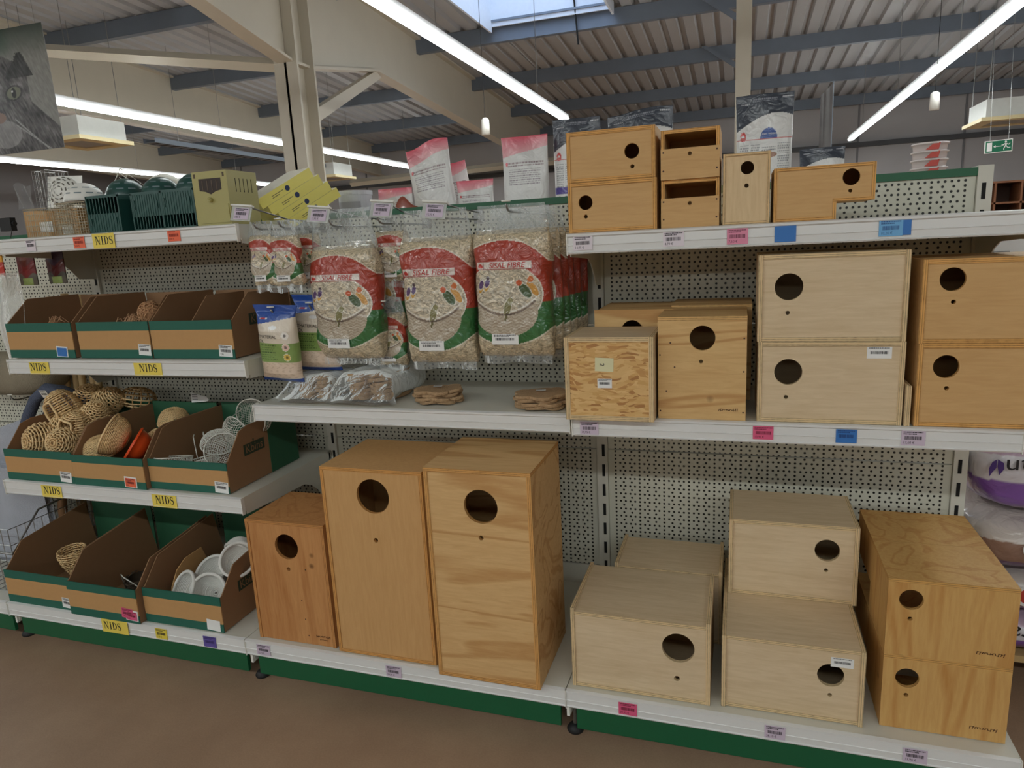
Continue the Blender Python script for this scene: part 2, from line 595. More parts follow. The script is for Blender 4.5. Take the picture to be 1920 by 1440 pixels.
# purlins: cold-formed sections across the hall
PURL = [8.5 + 2.36 * i for i in range(-7, 4)]
for i, y in enumerate(PURL):
    zb = 4.65 - 0.053 * y
    h = 0.22
    prof = [(y - 0.05, zb), (y + 0.05, zb), (y + 0.05, zb + 0.012), (y - 0.035, zb + 0.012), (y - 0.035, zb + h - 0.012), (y + 0.05, zb + h - 0.012), (y + 0.05, zb + h), (y - 0.05, zb + h)]
    struct('purlin_beam', MB().prism(prof, 'x', XL, XR), M_GALV, 'grey steel purlin under the roof deck')

# main frames along the hall: beams with haunches, columns
def frame(x, label, bot, col_y, w=0.2, strut=None):
    top = [(y, roof_z(y) - 0.02) for y, z in bot]
    mb = MB()
    web = [p for p in bot] + [p for p in reversed(top)]
    mb.prism(web, 'x', x - 0.012, x + 0.012)
    for ln in (bot, top):
        for (ya, za), (yb, zb) in zip(ln[:-1], ln[1:]):
            mb.prism([(ya, za - 0.015), (yb, zb - 0.015), (yb, zb + 0.015), (ya, za + 0.015)], 'x', x - w / 2, x + w / 2)
    struct('roof_beam', mb, M_BEIGE, label)

def column(x, y, ztop, label, d=0.36, w=0.30, z0=0.0):
    mb = MB()
    mb.box(x - w / 2, x + w / 2, y - d / 2, y - d / 2 + 0.03, z0, ztop)
    mb.box(x - w / 2, x + w / 2, y + d / 2 - 0.03, y + d / 2, z0, ztop)
    mb.box(x - 0.015, x + 0.015, y - d / 2, y + d / 2, z0, ztop)
    struct('steel_column', mb, M_BEIGE, label)

frame(-2.42, 'deep beige steel roof beam carried by the column above the cage shelf', [(-9, 4.3), (0.5, 4.12), (3.4, 3.68), (5.0, 3.36), (5.3, 3.36), (7.0, 3.66), (12.35, 3.33), (16, 3.12)], 5)
column(-2.42, 5.15, 4.6, 'beige steel column rising behind the green plastic nest boxes')
frame(-7.2, 'beige steel roof beam above the second row of strip lights', [(-9, 4.1), (0.5, 3.95), (6.0, 3.52), (12, 3.46), (16, 3.25)], 5)
frame(-12.2, 'distant beige steel roof beam above the farthest strip light', [(-9, 4.1), (6, 3.6), (16, 3.2)], 5)
# bracing: a flat strut from the column to the beam, and a tie to the next frame
struct('brace_beam', MB().prism([(5.32, 2.72), (5.32, 2.88), (7.0, 3.66), (7.15, 3.6)], 'x', -2.47, -2.37), M_BEIGE, 'beige diagonal brace between column and roof beam')
tie = MB()
tie.tube([(-2.5, 5.05, 3.34), (-7.2, 4.3, 4.02)], 0.075, 4)
struct('tie_beam', tie, M_BEIGE, 'beige steel tie running from column to the next frame')
struct('tie_beam', MB().tube([(-7.2, 14.3, 2.95), (-2.4, 14.6, 3.1), (0.6, 14.8, 3.06)], 0.09, 4), M_BEIGE, 'far beige steel tie behind the pink food bags')
# second, slimmer column behind the nest boxes of the end bay
struct('steel_column', MB().box(2.348, 2.482, 4.93, 5.07, 0, 4.62), M_BEIGE, 'slim beige steel post behind the tall dark food bag')
for (y0, dz) in ((8.5, 0), (10.86, 0)):
    z0 = 4.65 - 0.053 * y0
    struct('brace_beam', MB().prism([(1.75, z0 + 0.2), (1.83, z0 + 0.2), (2.38, z0 - 0.16), (2.38, z0 - 0.26)], 'y', y0 - 0.22, y0 - 0.2), M_GALV, 'thin grey knee brace under a purlin')

# ------------------------------------------------------------------ LED strip lights
def emitter(name, strength, rgb=(0.945, 1.0, 0.985)):
    m = bpy.data.materials.new(name); m.use_nodes = True
    t = m.node_tree; t.nodes.clear()
    e = node(t, 'ShaderNodeEmission'); o = node(t, 'ShaderNodeOutputMaterial')
    e.inputs[0].default_value = rgb + (1,); e.inputs[1].default_value = strength
    t.links.new(e.outputs[0], o.inputs[0])
    return m
M_LED = emitter('led_diffuser', LED_POWER)
M_HOUS = plain('light_housing', (205, 206, 208), 0.4)
def strip(x, y0, y1, label, z=3.0, along_x=False):
    o = thing('strip_light', label, 'light', (x, y0, z), 'LED strip lights under the roof', (0, 0, math.radians(-90) if along_x else 0))
    L = y1 - y0
    MB().box(-0.035, 0.035, 0, L, 0.012, 0.075).build('housing', M_HOUS, o)
    n = max(1, round(L / 1.5))
    for i in range(n):
        a, c = i * L / n + 0.012, (i + 1) * L / n - 0.012
        MB().prism([(-0.05, 0.012), (-0.042, -0.02), (0.042, -0.02), (0.05, 0.012)], 'y', a, c).build('diffuser', M_LED, o)
    for i in range(0, n + 1, 2):
        yy = min(max(i * L / n, 0.05), L - 0.05)
        MB().tube([(0, yy, 0.07), (0, yy, roof_z(y0 if along_x else y0 + yy) - z)], 0.004, 4).build('suspension_wire', M_ZINC, o)
strip(-0.07, 0.6, 8.5, 'LED strip light passing above the hanging sisal bags')
strip(-4.62, 0.6, 13.8, 'LED strip light passing behind the beige steel column')
strip(-9.15, 0.6, 13.8, 'farthest LED strip light, low behind the wire cages')
strip(4.58, 0.6, 14.6, 'LED strip light ending above the exit sign side')
strip(9.2, 0.6, 12.0, 'LED strip light over the outer aisle beyond the wooden rack')
strip(-10.0, -4.1, -4.1 + 18.0, 'LED strip light crossing over the aisle in front of the shelves', along_x=True)
strip(-10.0, -9.2, -9.2 + 18.0, 'LED strip light crossing over the farther aisle in front of the shelves', along_x=True)
# ------------------------------------------------------------------ shelving (gondola) : four bays, 1 m each
SLOT0, SLOTP = 0.638, 0.067
slot_mesh = MB().box(-0.0045, 0.0045, -0.0012, 0.004, -0.040, 0).mesh('slot', M_DARK)
def upright(parent, x, px):
    o = MB().box(x - px - 0.017, x - px + 0.017, -0.010, 0.05, 0.08, 1.418).build('upright', M_STEEL, parent)
    for k in range(-6, 12):
        s = obj('slot', slot_mesh, o)
        s.location = (x - px + (0.004 if x < 2.9 else -0.002), -0.0105, SLOT0 + k * SLOTP)
    return o

def shelf(parent, px, x0, x1, depth, z, base=False):
    x0 -= px; x1 -= px
    mb = MB()
    mb.box(x0, x1, -depth + 0.006, -0.012, z - 0.006, z)
    if not base:
        mb.box(x0, x0 + 0.003, -depth + 0.006, -0.012, z - 0.045, z - 0.006)
        mb.box(x1 - 0.003, x1, -depth + 0.006, -0.012, z - 0.045, z - 0.006)
        mb.box(x0, x1, -0.03, -0.02, z - 0.03, z - 0.006)
    sh = mb.build('base_shelf' if base else 'shelf', M_STEEL, parent)
    r = MB()
    y = -depth
    prof = [(y - 0.004, z - 0.001), (y + 0.006, z + 0.0015), (y + 0.006, z - 0.049), (y - 0.001, z - 0.049), (y - 0.003, z - 0.046), (y + 0.0005, z - 0.044),
            (y - 0.0005, z - 0.030), (y - 0.0018, z - 0.0285), (y - 0.0005, z - 0.027), (y + 0.0005, z - 0.009), (y - 0.004, z - 0.006)]
    r.prism(prof, 'x', x0, x1)
    r.build('price_rail', M_RAIL, sh)
    for xe in ((x0 - 0.0025, x0), (x1, x1 + 0.0025)):
        MB().prism([(y - 0.005, z + 0.0015), (y + 0.01, z + 0.0015), (y + 0.01, z - 0.052), (y - 0.003, z - 0.052)], 'x', xe[0], xe[1]).build('end_cap', M_WHITE, sh)
    if not base:
        for xe in (x0 + 0.001, x1 - 0.004):
            p = [(-depth + 0.02, z - 0.006), (-0.008, z - 0.006), (-0.008, z - 0.155), (-0.085, z - 0.150), (-0.115, z - 0.115), (-0.15, z - 0.085), (-0.19, z - 0.068), (-depth + 0.02, z - 0.056)]
            MB().prism(p, 'x', xe, xe + 0.003).build('shelf_bracket', M_STEEL, sh)
    return sh

M_PLINTH = M_GREEN
def bay(x0, label, shelves, base_end=False):
    px = x0 + 0.5
    o = thing('shelving_bay', label, 'shelving', (px, 0, 0))
    upright(o, x0, px)
    if base_end: upright(o, x0 + 1, px)
    for z0, z1 in ((0.214, 0.618), (0.622, 1.019), (1.023, 1.396)):
        pm = MB().box(-0.482, 0.482, 0.0, 0.02, 0, z1 - z0).build('back_panel', M_PEG, o)
        pm.location.z = z0
    MB().box(-0.482, 0.482, -0.006, 0.02, 0.08, 0.212).build('kick_panel', M_STEEL, o)
    MB().box(-0.483, 0.483, -0.006, 0.05, 1.394, 1.414).build('top_cap', M_GREEN, o)
    shelf(o, px, x0 + 0.001, x0 + 0.999, 0.578, 0.148, True)
    MB().box(-0.478, 0.478, -0.556, -0.545, 0.022, 0.100).build('plinth', M_PLINTH, o)
    for xx in ([x0] + ([x0 + 1] if base_end else [])):
        MB().box(xx - px - 0.006, xx - px + 0.006, -0.552, -0.02, 0.06, 0.14).build('base_leg', M_STEEL, o)
        f = MB()
        f.tube([(xx - px + 0.012, -0.535, 0.10), (xx - px + 0.012, -0.535, 0.022)], 0.006, 8)
        ft = f.build('foot', M_ZINC, o)
        g = MB(); g.lathe([(0.0, 0.0), (0.021, 0.0), (0.023, 0.006), (0.017, 0.016), (0.008, 0.022), (0, 0.022)], 18)
        g.v = [(a + xx - px + 0.012, c - 0.535, d) for a, c, d in g.v]
        g.build('foot_pad', M_RUB, ft, smooth=True)
        MB().box(xx - px - 0.004, xx - px + 0.004, -0.560, -0.552, 0.058, 0.098).build('plinth_clip', M_WHITE, o)
    # shelves of the aisle side
    for d, z in shelves:
        shelf(o, px, x0 + 0.006, x0 + 0.994, d, z)
    # top shelf of the other aisle
    mb = MB().box(-0.49, 0.49, 0.055, 0.50, 1.292, 1.30)
    sh = mb.build('shelf', M_STEEL, o)
    MB().box(-0.49, 0.49, 0.50, 0.507, 1.252, 1.301).build('price_rail', M_RAIL, sh)
    return o

bay(-1, 'white perforated shelving bay beside the cardboard bins, holding rods and soft pet beds', [])
bay(0, 'white perforated shelving bay holding three tiers of cardboard bins', [(0.506, 0.572), (0.412, 0.976), (0.372, 1.381)])
bay(1, 'white perforated shelving bay with sisal bags above three tall nest boxes', [(0.412, 0.840)])
bay(2, 'white perforated end bay holding stacked wooden nest boxes', [(0.427, 0.838), (0.416, 1.300)], True)

# ------------------------------------------------------------------ wooden nest boxes
def woodset(key, light, dark, grain='x', contrast=0.35, knots=0.0, el=None, ed=None):
    el = el or light; ed = ed or tuple(int(v * 0.55) for v in dark)
    return {'face': wood('ply_' + key, light, dark, grain, contrast=contrast, knots=knots),
            'x': plyedge('ply_edge_x_' + key, el, ed, 'x'), 'y': plyedge('ply_edge_y_' + key, el, ed, 'y'), 'z': plyedge('ply_edge_z_' + key, el, ed, 'z')}
W_PALE = woodset('birch_pale', (220, 198, 164), (196, 170, 132), 'x', 0.18, el=(224, 196, 150))
W_PALEZ = woodset('birch_upright', (222, 196, 156), (200, 168, 124), 'z', 0.18, el=(224, 190, 140))
W_HONEY = woodset('poplar_honey', (210, 170, 116), (192, 148, 94), 'x', 0.12, el=(222, 168, 96), ed=(110, 66, 26))
W_HONEYZ = woodset('poplar_honey_upright', (206, 162, 108), (190, 144, 90), 'z', 0.10, el=(214, 156, 86), ed=(110, 66, 26))
W_PINE = woodset('pine_waves', (218, 180, 126), (192, 146, 92), 'x', 0.75, el=(214, 160, 92), ed=(112, 70, 30))
W_PINEZ = woodset('pine_upright', (200, 146, 92), (172, 114, 64), 'z', 0.45, knots=7.0, el=(200, 140, 78))
W_PINEK = woodset('pine_knotty', (218, 182, 126), (192, 146, 92), 'x', 0.8, knots=5.5, el=(220, 176, 112))
W_PINER = woodset('pine_gold', (210, 168, 104), (188, 136, 74), 'z', 0.55, knots=6.5, el=(214, 164, 92))

def osb():
    m, t, b = nt('osb_flakes')
    tc = node(t, 'ShaderNodeTexCoord')
    n = node(t, 'ShaderNodeTexNoise'); n.inputs['Scale'].default_value = 9; n.inputs['Detail'].default_value = 1
    t.links.new(tc.outputs['Object'], n.inputs['Vector'])
    ad = node(t, 'ShaderNodeVectorMath', operation='MULTIPLY_ADD'); ad.inputs[1].default_value = (0.05, 0.05, 0.05)
    t.links.new(n.outputs['Color'], ad.inputs[0]); t.links.new(tc.outputs['Object'], ad.inputs[2])
    col = None
    for i, (rot, sc) in enumerate(((0.2, (30, 30, 120)), (-0.4, (34, 34, 150)), (0.9, (44, 44, 160)))):
        mp = node(t, 'ShaderNodeMapping'); mp.inputs['Rotation'].default_value = (0, rot, 0); mp.inputs['Scale'].default_value = sc; mp.inputs['Location'].default_value = (i * 3.1, 0, i * 1.7)
        t.links.new(ad.outputs[0], mp.inputs['Vector'])
        v = node(t, 'ShaderNodeTexVoronoi'); v.inputs['Scale'].default_value = 1.0
        t.links.new(mp.outputs[0], v.inputs['Vector'])
        sp = node(t, 'ShaderNodeSeparateColor'); t.links.new(v.outputs['Color'], sp.inputs[0])
        cr = node(t, 'ShaderNodeValToRGB')
        cr.color_ramp.elements[0].color = lin((168, 118, 66)) + (1,); cr.color_ramp.elements[1].color = lin((226, 188, 128)) + (1,)
        e = cr.color_ramp.elements.new(0.35); e.color = lin((208, 162, 98)) + (1,)
        e = cr.color_ramp.elements.new(0.12); e.color = lin((188, 136, 78)) + (1,)
        t.links.new(sp.outputs[0], cr.inputs[0])
        if col is None: col = cr.outputs[0]
        else:
            gt = node(t, 'ShaderNodeMath', operation='GREATER_THAN'); gt.inputs[1].default_value = 0.52
            t.links.new(sp.outputs[1], gt.inputs[0])
            mx = node(t, 'ShaderNodeMix', data_type='RGBA')
            t.links.new(gt.outputs[0], mx.inputs['Factor']); t.links.new(col, mx.inputs['A']); t.links.new(cr.outputs[0], mx.inputs['B'])
            col = mx.outputs['Result']
    t.links.new(col, b.inputs['Base Color']); b.inputs['Roughness'].default_value = 0.6
    return m
M_OSB = osb()
M_INSIDE = plain('box_inside', (120, 86, 56), 0.8)

def board(name, x0, x1, y0, y1, z0, z1, w, parent, face=None):
    """ply board: the thin direction decides which edge veneers show"""
    d = {'x': x1 - x0, 'y': y1 - y0, 'z': z1 - z0}
    ax = min(d, key=d.get)
    mb = MB().box(x0, x1, y0, y1, z0, z1)
    i = 'xyz'.index(ax)
    me = mb.mesh(name, [face or w['face'], w[ax]])
    for p in me.polygons:
        p.material_index = 0 if abs(p.normal[i]) > 0.5 else 1
    return obj(name, me, parent)

def nest_box(label, x0, x1, yf, yb, z0, z1, w, hole=None, perch=None, t=0.009, sides=True, top='inset', bottom='inset', rim=0.0, front_face=None, group='wooden nest boxes', lip=0.0, jut=0.0):
    o = thing('nest_box', label, 'nest box', (x0, yf, z0), group)
    W, D, H = x1 - x0, yb - yf, z1 - z0
    fx0, fx1 = (t, W - t) if sides else (0, W)
    fz0 = t if bottom == 'inset' else 0.0
    fz1 = H - t if top in ('inset', 'lid') else H
    holes = []
    if hole: holes.append((hole[0] - x0, hole[1] - z0, hole[2]))
    if perch: holes.append((perch[0] - x0, perch[1] - z0, perch[2] if len(perch) > 2 else 0.0048))
    ins = 0.0025 if sides else 0.0
    fr = holed('front_panel', [(fx0, fz0), (fx1, fz0), (fx1, fz1), (fx0, fz1)], holes, t, o, [front_face or w['face'], w['y']])
    fr.location.y = ins
    for xa, xb in ((0, t), (W - t, W)):
        board('side_panel', xa, xb, (-jut if sides else t), D, 0, H + rim if top == 'inset' else H - t, w, o)
    if top == 'inset':
        board('top_panel', t, W - t, (0 if sides else t), D, H - t, H, w, o)
    elif top == 'lid':
        board('top_panel', 0, W, -lip, D, H - t, H, w, o)
    else:
        board('top_panel', t, W - t, t, D, H - t, H, w, o)
    board('bottom_panel', t, W - t, (0 if bottom == 'inset' else t), D, 0, t, w, o)
    board('back_panel', t, W - t, D - t, D, t, H - t, w, o)
    return o

def nails(o, pts, t=0.0):
    for x, z in pts:
        g = MB(); g.lathe([(0.0, 0.0), (0.0022, 0.0)], 8)
        g.v = [(x + a, -0.0004 + t, z + c) for a, c, d in g.v]
        g.build('nail_head', plain('rusty_nail', (70, 44, 26), 0.6), o)

def brandmark(o, x, z, body, size, y=-0.0006):
    # an illegible burnt-in stamp: a row of short uneven strokes, taller at both ends
    rnd = random.Random(len(body) + int(size * 9999)); mb = MB(); n = 11; w = size * 4.2
    for k in range(n):
        a = -w / 2 + w * k / (n - 1); hgt = size * (0.85 if k in (0, 1, 8, 9, 10) else 0.5) * rnd.uniform(0.8, 1.1)
        p0, p1 = (x + a, z - hgt / 2), (x + a + size * rnd.uniform(-0.1, 0.25), z + hgt / 2 * rnd.uniform(0.5, 1.0))
        t_ = size * 0.07
        mb.add([(p0[0] - t_, y, p0[1]), (p0[0] + t_, y, p0[1]), (p1[0] + t_, y, p1[1]), (p1[0] - t_, y, p1[1])], [(0, 1, 2, 3)])
        if k < n - 1:
            zz = z + size * rnd.uniform(-0.3, 0.15); mb.add([(x + a, y, zz), (x + a + w / n, y, zz + size * rnd.uniform(-.1, .1)), (x + a + w / n, y, zz + size * 0.14), (x + a, y, zz + size * 0.12)], [(0, 1, 2, 3)])
    return mb.build('burnt_mark', plain('burnt_mark_brown', (84, 50, 24), 0.8), o)

M_STICK = plain('sticker_paper', (236, 236, 234), 0.5)
def sticker(o, x, z, w, h, y, ink=(40, 40, 46), paper=None, seed=1, price=None, tilt=0.0, nm='sticker', bars=True, rows=2):
    """paper label with text lines and a barcode; local coordinates of its parent, facing -y"""
    rnd = random.Random(seed)
    mb = MB()
    mb.add([(-w / 2, 0, -h / 2), (w / 2, 0, -h / 2), (w / 2, 0, h / 2), (-w / 2, 0, h / 2)], [(0, 1, 2, 3)], 0)
    mb.add([(-w / 2, 0.0006, -h / 2), (w / 2, 0.0006, -h / 2), (w / 2, 0.0006, h / 2), (-w / 2, 0.0006, h / 2)], [(3, 2, 1, 0)], 0)
    def q(a0, a1, c0, c1): mb.add([(a0, -0.0004, c0), (a1, -0.0004, c0), (a1, -0.0004, c1), (a0, -0.0004, c1)], [(0, 1, 2, 3)], 1)
    if bars:
        for i in range(rows):
            zz = h * (0.40 - 0.12 * i)
            x_ = -w * 0.42
            while x_ < w * (0.40 - 0.25 * (i % 2)):
                l = w * rnd.uniform(0.02, 0.06); q(x_, x_ + l, zz - h * 0.035, zz + h * 0.035); x_ += l + w * 0.015
        x_ = -w * 0.36
        while x_ < w * 0.34:
            l = w * rnd.choice((0.012, 0.012, 0.024, 0.03)); q(x_, x_ + l, -h * 0.12, h * 0.13); x_ += l + w * rnd.choice((0.012, 0.02))
    if price:
        addtext(mb, price, h * 0.24, lambda a, c: (-w * 0.42 + a, -0.0004, -h * 0.32 + c), 1, align='LEFT', sx=0.9)
    pm = paper or M_STICK
    s = mb.build(nm, [pm, plain('ink_%d_%d_%d' % ink, ink, 0.6)], o)
    s.location = (x, y, z); s.rotation_euler = (0, tilt, 0)
    return s

Z3T, Z3M, ZB = 1.3018, 0.8398, 0.1498
# top shelf of the end bay
nest_box('small honey plywood nest box, lower of two, hole at its left end', 2.008, 2.222, -0.405, -0.24, Z3T, 1.4205, W_HONEY, (2.051, 1.373, 0.0175), (2.051, 1.34), top='inset')
nest_box('small honey plywood nest box, upper of two, hole at its right end', 2.008, 2.220, -0.405, -0.24, 1.421, 1.538, W_HONEY, (2.165, 1.484, 0.0175), (2.166, 1.449), top='inset')
def open_box(label, z0, z1):
    x0, x1, yf = 2.232, 2.364, -0.400
    o = thing('nest_box', label, 'nest box', (x0, yf, z0), 'wooden nest boxes')
    W, D, H, t = x1 - x0, 0.17, z1 - z0, 0.008
    w = W_HONEY
    for xa, xb in ((0, t), (W - t, W)): board('side_panel', xa, xb, 0.003, D, 0, H, w, o)
    board('top_panel', t, W - t, 0.003, D, H - t, H, w, o)
    board('bottom_panel', t, W - t, 0.003, D, 0, t, w, o)
    board('back_panel', t, W - t, D - t, D, t, H - t, w, o)
    holed('front_panel', [(0, 0), (W, 0), (W, H * 0.62), (0, H * 0.62)], [(W / 2, H * 0.5, 0.0045)], 0.006, o, [w['face'], w['y']]).location.y = -0.003
    nails(o, [(0.006, 0.02), (W - 0.006, 0.02), (0.006, H * 0.55), (W - 0.006, H * 0.55)], -0.003)
    return o
open_box('open-fronted plywood nest box, lower of the two', Z3T, 1.411)
open_box('open-fronted plywood nest box, upper of the two', 1.4115, 1.523)
nest_box('narrow upright pale plywood nest box between open boxes and L-shaped box', 2.371, 2.473, -0.400, -0.25, Z3T, 1.459, W_PALEZ, (2.424, 1.426, 0.0145), (2.423, 1.387), t=0.006)
# L-shaped box
def l_box():
    x0, yf, z0 = 2.481, -0.40, Z3T
    o = thing('nest_box', 'L-shaped honey plywood nest box with overhanging entrance end', 'nest box', (x0, yf, z0), 'wooden nest boxes')
    w = W_HONEY; t = 0.007; W, H, D = 0.206, 0.117, 0.16
    nx, nz = 0.130, 0.038
    holed('front_panel', [(t, t), (nx - t, t), (nx - t, nz + t), (W - t, nz + t), (W - t, H - t), (t, H - t)], [(2.639 - x0, 1.39 - z0, 0.0175), (2.638 - x0, 1.361 - z0, 0.004)], t, o, [w['face'], w['y']]).location.y = 0.002
    board('side_panel', 0, t, 0, D, 0, H, w, o)
    board('side_panel', W - t, W, 0, D, nz, H, w, o)
    board('side_panel', nx - t, nx, 0, D, 0, nz, w, o)
    board('top_panel', t, W - t, 0, D, H - t, H, w, o)
    board('bottom_panel', t, nx - t, 0, D, 0, t, w, o)
    board('bottom_panel', nx - t, W - t, 0, D, nz, nz + t, w, o)
    board('back_panel', t, W - t, D - t, D, nz, H - t, w, o)
l_box()

# middle shelf of the end bay
o = nest_box('nest box faced with OSB flakes, handwritten note and barcode on it', 1.998, 2.218, -0.460, -0.262, Z3M, 1.050, W_PALE, t=0.012, front_face=M_OSB)
nt_ = MB().box(-0.023, 0.023, -0.0008, 0, -0.017, 0.017)
addtext(nt_, '2', 0.018, lambda a, c: (-0.006 + c * 0.9, -0.0012, -a), 1)
s = nt_.build('paper_note', [plain('note_paper', (222, 218, 176), 0.7), M_INK], o); s.location = (0.100, 0.002, 0.142); s.rotation_euler = (0, 0.04, 0)
sticker(o, 0.100, 0.095, 0.036, 0.024, 0.0018, seed=3)
nest_box('pale nest box half hidden behind the OSB-faced box', 2.035, 2.247, -0.250, -0.045, Z3M, 1.094, W_PINEK, (2.137, 1.037, 0.0285), (2.136, 0.985), sides=False, top='full', bottom='full')
o = nest_box('knotty pine nest box with wavy grain beside the OSB-faced box', 2.224, 2.430, -0.420, -0.215, Z3M, 1.093, W_PINEK, (2.329, 1.041, 0.030), (2.326, 0.984), sides=False, top='lid', bottom='full', t=0.010)
nails(o, [(0.005, 0.02), (0.005, 0.16), (0.2, 0.02), (0.2, 0.12), (0.2, 0.20), (0.03, 0.19), (0.04, 0.13), (0.02, 0.07)])
brandmark(o, 0.165, 0.026, 'ccc', 0.010)
nest_box('pine nest box hidden behind the knotty pine one, only its top showing', 2.236, 2.444, -0.200, -0.020, Z3M, 1.098, W_PINEK, sides=False, top='lid', bottom='full', t=0.010)
nest_box('large pale nest box, upper of the pair beside the knotty pine box', 2.452, 2.760, -0.420, -0.20, 1.0315, 1.230, W_PALE, (2.518, 1.157, 0.0305), (2.517, 1.098), t=0.010, jut=0.003)
o = nest_box('large pale nest box with barcode sticker, lower of the pair beside knotty pine box', 2.455, 2.762, -0.420, -0.20, Z3M, 1.031, W_PALE, (2.522, 0.960, 0.0305), (2.519, 0.900), t=0.010)
sticker(o, 0.255, 0.166, 0.050, 0.026, 0.0018, seed=5, rows=1)
nest_box('warm plywood nest box, upper of the pair at the shelf end', 2.784, 3.060, -0.420, -0.20, 1.0265, 1.207, W_HONEY, (2.842, 1.164, 0.025), (2.846, 1.116), t=0.010)
nest_box('warm plywood nest box, lower of the pair at the shelf end', 2.786, 3.060, -0.420, -0.20, Z3M, 1.026, W_HONEY, (2.842, 0.975, 0.0255), (2.846, 0.927), t=0.010)
board_t = thing('plywood_board', 'thin pale plywood board standing between the two pairs of boxes', 'board', (2.766, -0.424, Z3M))
board('sheet', 0, 0.006, 0, 0.2, 0, 0.094, W_PALE, board_t)
board('sheet', 0.0065, 0.0125, 0.004, 0.2, 0, 0.091, W_PALE, board_t)

# base shelf of the end bay
nest_box('low pale nest box with raised rim and large hole, foremost on the base shelf', 2.014, 2.358, -0.555, -0.295, ZB, 0.362, W_PALE, (2.282, 0.294, 0.039), (2.279, 0.210, 0.007), t=0.010, rim=0.008, jut=0.001)
nest_box('low pale nest box behind the foremost one with the raised rim', 2.082, 2.379, -0.282, -0.085, ZB, 0.362, W_PALE, t=0.010, rim=0.008)
o = nest_box('wide pale nest box with barcode sticker, carrying a smaller box', 2.384, 2.697, -0.545, -0.13, ZB, 0.341, W_PALE, (2.626, 0.269, 0.029), (2.626, 0.218), t=0.010, jut=0.004)
sticker(o, 0.265, 0.155, 0.048, 0.024, 0.0018, seed=8, rows=1)
nest_box('pale nest box sitting back on top of the wide one', 2.395, 2.705, -0.335, -0.115, 0.3415, 0.551, W_PALE, (2.633, 0.483, 0.0295), (2.632, 0.429), t=0.010, jut=0.004)
def step_box(label, z0, z1, hole, perch, mark):
    x0, x1, yf = 2.735, 2.984, -0.530
    o = thing('nest_box', label, 'nest box', (x0, yf, z0), 'wooden nest boxes')
    w = W_PINER; t = 0.009; W, H, D = x1 - x0, z1 - z0, 0.40
    nz, ny = 0.075, 0.20
    holed('front_panel', [(0, 0), (W, 0), (W, H - t), (0, H - t)], [(hole[0] - x0, hole[1] - z0, hole[2]), (perch[0] - x0, perch[1] - z0, 0.005)], t, o, [w['face'], w['y']])
    prof = [(t, 0), (ny, 0), (ny, nz), (D, nz), (D, H - t), (t, H - t)]
    for xa in (0, W - t):
        MB().prism(prof, 'x', xa, xa + t).build('side_panel', w['face'], o)
    board('top_panel', 0, W, 0, ny - 0.001, H - t, H, w, o)
    board('top_panel', 0, W, ny, D, H - t, H, w, o)
    board('bottom_panel', t, W - t, t, ny, 0, t, w, o)
    board('bottom_panel', t, W - t, ny, D, nz, nz + t, w, o)
    board('back_panel', t, W - t, D - t, D, nz + t, H - t, w, o)
    brandmark(o, W - 0.045, 0.030, mark, 0.012)
step_box('deep golden pine nest box with notched underside, lower of the two', ZB, 0.334, (2.785, 0.280, 0.024), (2.785, 0.237), 'dd')
step_box('deep golden pine nest box with notched underside, upper of the two', 0.3345, 0.521, (2.782, 0.473, 0.024), (2.782, 0.427), 'ee')

# three tall boxes on the base shelf of the sisal bay
o = nest_box('smallest tall nest box, reddish pine with knots, of the three', 1.040, 1.306, -0.557, -0.33, ZB, 0.533, W_PINEZ, (1.174, 0.456, 0.039), (1.172, 0.386, 0.006), sides=True, top='lid', bottom='full', t=0.010)
brandmark(o, 0.225, 0.030, 'a', 0.011, 0.0018); brandmark(o, 0.225, 0.020, 'bb', 0.006, 0.0018)
nails(o, [(0.19, 0.24), (0.165, 0.14), (0.17, 0.08), (0.175, 0.028)], 0.0025)
nest_box('tall smooth honey plywood nest box, middle of the three', 1.322, 1.630, -0.565, -0.300, ZB, 0.713, W_HONEYZ, (1.479, 0.635, 0.049), (1.476, 0.508, 0.0065), sides=True, top='lid', bottom='inset', t=0.010)
nest_box('tallest nest box, pine with wavy horizontal grain, nearest the end bay', 1.652, 1.938, -0.598, -0.322, ZB, 0.740, W_PINE, (1.803, 0.643, 0.045), (1.799, 0.559, 0.0065), sides=True, top='lid', bottom='inset', t=0.011)

# ------------------------------------------------------------------ price tags and signs on the rails
PAPERS = {'white': (226, 216, 224), 'lilac': (206, 190, 208), 'pink': (222, 92, 132), 'rose': (224, 140, 168), 'blue': (52, 116, 190), 'sky': (112, 176, 224), 'orange': (240, 110, 74), 'yellow': (232, 210, 78), 'violet': (98, 84, 160)}
def tag(colour, label, x, y, z, w=0.048, h=0.034, price=None, seed=0, bars=True, tilt=0.0):
    o = sticker(None, x, z, w, h, y, paper=plain('paper_' + colour, PAPERS[colour], 0.5), seed=seed, price=price, nm='price_tag', bars=bars, tilt=tilt,
                ink={'pink': (110, 30, 50), 'rose': (120, 60, 80), 'blue': (30, 70, 130), 'sky': (50, 90, 150), 'orange': (140, 40, 30), 'violet': (60, 50, 110)}.get(colour, (40, 34, 44)))
    return props(o, label, 'price tag', 'price tags on shelf rails')
yt, ym, yb = -0.4182, -0.4292, -0.5802
tag('white', 'white price tag 14,95 at the end of the top rail under the honey boxes', 2.045, yt, 1.277, price='14,95 €', seed=11)
tag('white', 'white price tag 4,79 under the open-fronted boxes', 2.262, yt, 1.276, price='4,79 €', seed=12)
tag('rose', 'rose pink price tag under the narrow upright box', 2.405, yt, 1.275, 0.046, 0.035, '7,50 €', 13)
tag('blue', 'plain blue tag under the L-shaped box', 2.507, yt, 1.276, 0.045, 0.036, bars=False)
